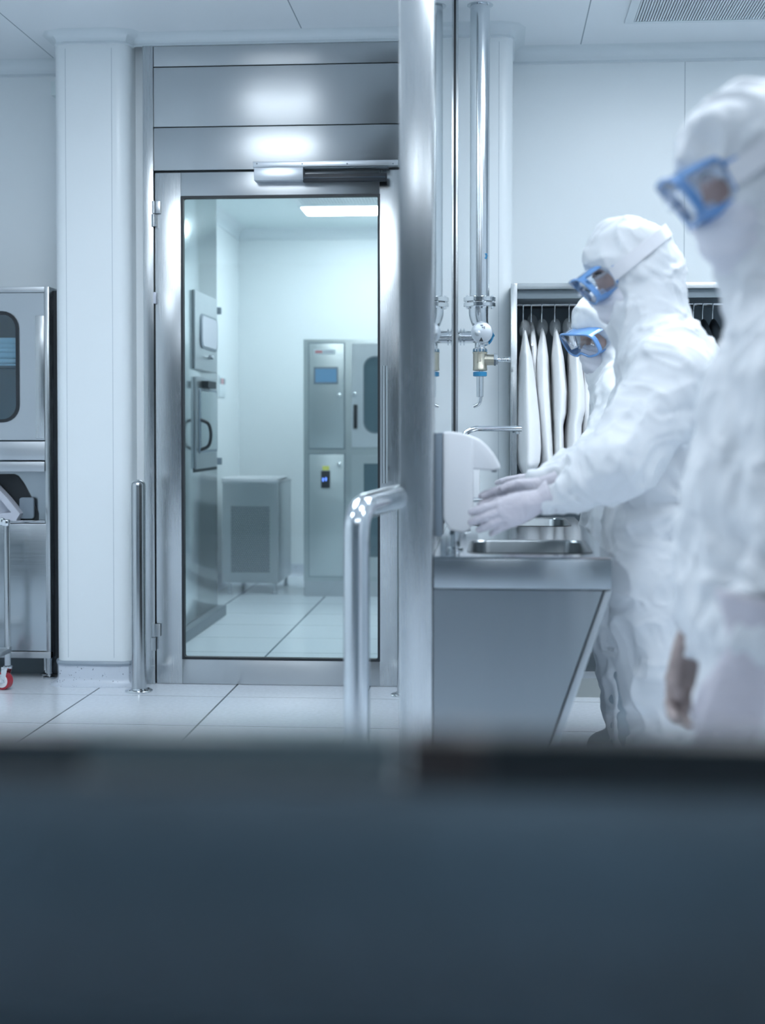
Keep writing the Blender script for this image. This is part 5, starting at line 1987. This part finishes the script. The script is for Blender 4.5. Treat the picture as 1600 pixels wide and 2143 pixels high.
# the taller person washing hands
sp = dict(head=(1314, 556, 3.73), pitch=33, yaw=3, half=0.085, seed=1.3, grid=0.0062, amp=0.0088)
j = dict(neck=(1350, 664, 3.73, 0.074), chest=(1403, 800, 3.73, 0.118), belly=(1372, 1040, 3.73, 0.112), hip=(1364, 1180, 3.73, 0.118),
         n_sh=(1412, 800, 3.52, 0.094), n_el=(1300, 972, 3.46, 0.080), n_wr=(1150, 1048, 3.50, 0.031),
         f_sh=(1395, 795, 3.93, 0.090), f_el=(1290, 960, 3.96, 0.070), f_wr=(1130, 1016, 3.72, 0.034))
j.update(legs(3.7, (1366, 1215, 1392, 1412, 1330, 3.63), (1350, 1215, 1378, 1400, 1320, 3.84), (0.112, 0.088, 0.070)))
sp['j'] = j
sp['extra'] = [((1424, 748, 3.68, 0.074), (1436, 880, 3.70, 0.088))]
sp['gathers'] = [(1432, 1050, 3.60, 0.17, 2.6, 1.5), (1400, 880, 3.58, 0.10, 2.0, 1.0)]
sp['seams'] = [[(1434, 1045, 3.5), (1428, 1130, 3.5), (1424, 1210, 3.5), (1420, 1300, 3.5)]]
sp['gloves'] = [dict(w=(1118, 1052, 3.50), D=(-0.90, 0.05, -0.36), T=(-0.40, 0.10, 0.90), kw=dict(scale=0.87, fat=1.2, left=True, curls=(8, 10, 12, 14), spread=7, thumb=(20, 10), cuff_r=0.043, cuff_len=0.05, seed=1.0)),
                dict(w=(1126, 1022, 3.68), D=(-0.93, -0.12, -0.30), T=(-0.30, -0.2, 0.93), kw=dict(scale=0.85, fat=1.1, left=False, curls=(10, 12, 14, 16), spread=5, thumb=(24, 12), seed=2.0, cuff_r=0.032))]
person('taller person in white coverall rubbing gloved hands under the soap dispenser', sp)

# the smaller person behind
sp = dict(head=(1272, 688, 4.60), pitch=26, yaw=36, roll=-4, half=0.075, seed=4.1, grid=0.008, amp=0.008)
j = dict(neck=(1302, 776, 4.60, 0.080), chest=(1318, 860, 4.60, 0.105), belly=(1305, 1010, 4.60, 0.108), hip=(1300, 1140, 4.60, 0.118),
         n_sh=(1312, 830, 4.42, 0.078), n_el=(1262, 950, 4.30, 0.064), n_wr=(1150, 1004, 4.22, 0.034),
         f_sh=(1310, 830, 4.78, 0.078), f_el=(1255, 950, 4.84, 0.062), f_wr=(1170, 1020, 4.55, 0.034))
j.update(legs(4.6, (1302, 1170, 1303, 1318, 1275, 4.52), (1296, 1170, 1294, 1308, 1262, 4.72), (0.11, 0.082, 0.060)))
sp['j'] = j
sp['gathers'] = [(1180, 985, 4.15, 0.07, 2.5, 1.2)]
sp['gloves'] = [dict(w=(1142, 1006, 4.20), D=(-0.97, -0.02, -0.20), T=(-0.2, 0.35, 0.9), kw=dict(scale=0.82, left=True, curls=(12, 14, 16, 18), spread=5, thumb=(18, 14), seed=3.0, cuff_r=0.032)),
                dict(w=(1156, 1024, 4.52), D=(-0.95, -0.1, -0.2), T=(-0.2, -0.35, 0.9), kw=dict(scale=0.88, left=False, curls=(12, 14, 16, 18), spread=5, thumb=(22, 14), seed=4.0, cuff_r=0.032))]
person('smaller person in white coverall and mask looking down behind the taller one', sp)

# the blurred person passing on the right
sp = dict(head=(1590, 352, 2.20), pitch=26, yaw=-2, half=0.09, seed=7.7, grid=0.0068, amp=0.010)
j = dict(neck=(1668, 600, 2.22, 0.074), chest=(1692, 840, 2.22, 0.125), belly=(1640, 1080, 2.22, 0.128), hip=(1636, 1260, 2.22, 0.130),
         n_sh=(1712, 790, 2.00, 0.090), n_el=(1705, 1100, 1.95, 0.080), n_wr=(1588, 1320, 1.93, 0.042),
         f_sh=(1672, 790, 2.42, 0.084), f_el=(1600, 1060, 2.46, 0.072), f_wr=(1474, 1270, 2.42, 0.040))
j.update(legs(2.2, (1640, 1320, 1600, 1640, 1520, 2.14), (1640, 1320, 1690, 1760, 1640, 2.34), (0.118, 0.09, 0.07)))
sp['j'] = j
sp['gathers'] = [(1640, 1210, 2.0, 0.14, 2.5, 1.0)]
sp['gloves'] = [dict(w=(1566, 1375, 1.92), D=(-0.25, -0.05, -0.96), T=(-0.90, 0.3, 0.25), kw=dict(scale=1.0, left=True, curls=(18, 20, 22, 24), spread=4, thumb=(30, 18), seed=5.0, cuff_r=0.060, cuff_len=0.075)),
                dict(w=(1458, 1320, 2.42), D=(-0.16, 0.0, -0.98), T=(-0.93, -0.25, 0.15), mat=M_GLOVE_D, label='stretched glove showing brown skin', kw=dict(scale=0.95, left=False, curls=(30, 34, 36, 38), spread=3, thumb=(22, 20), seed=6.0, cuff_r=0.048))]
person('blurred person in white coverall walking past close by at the right edge', sp)
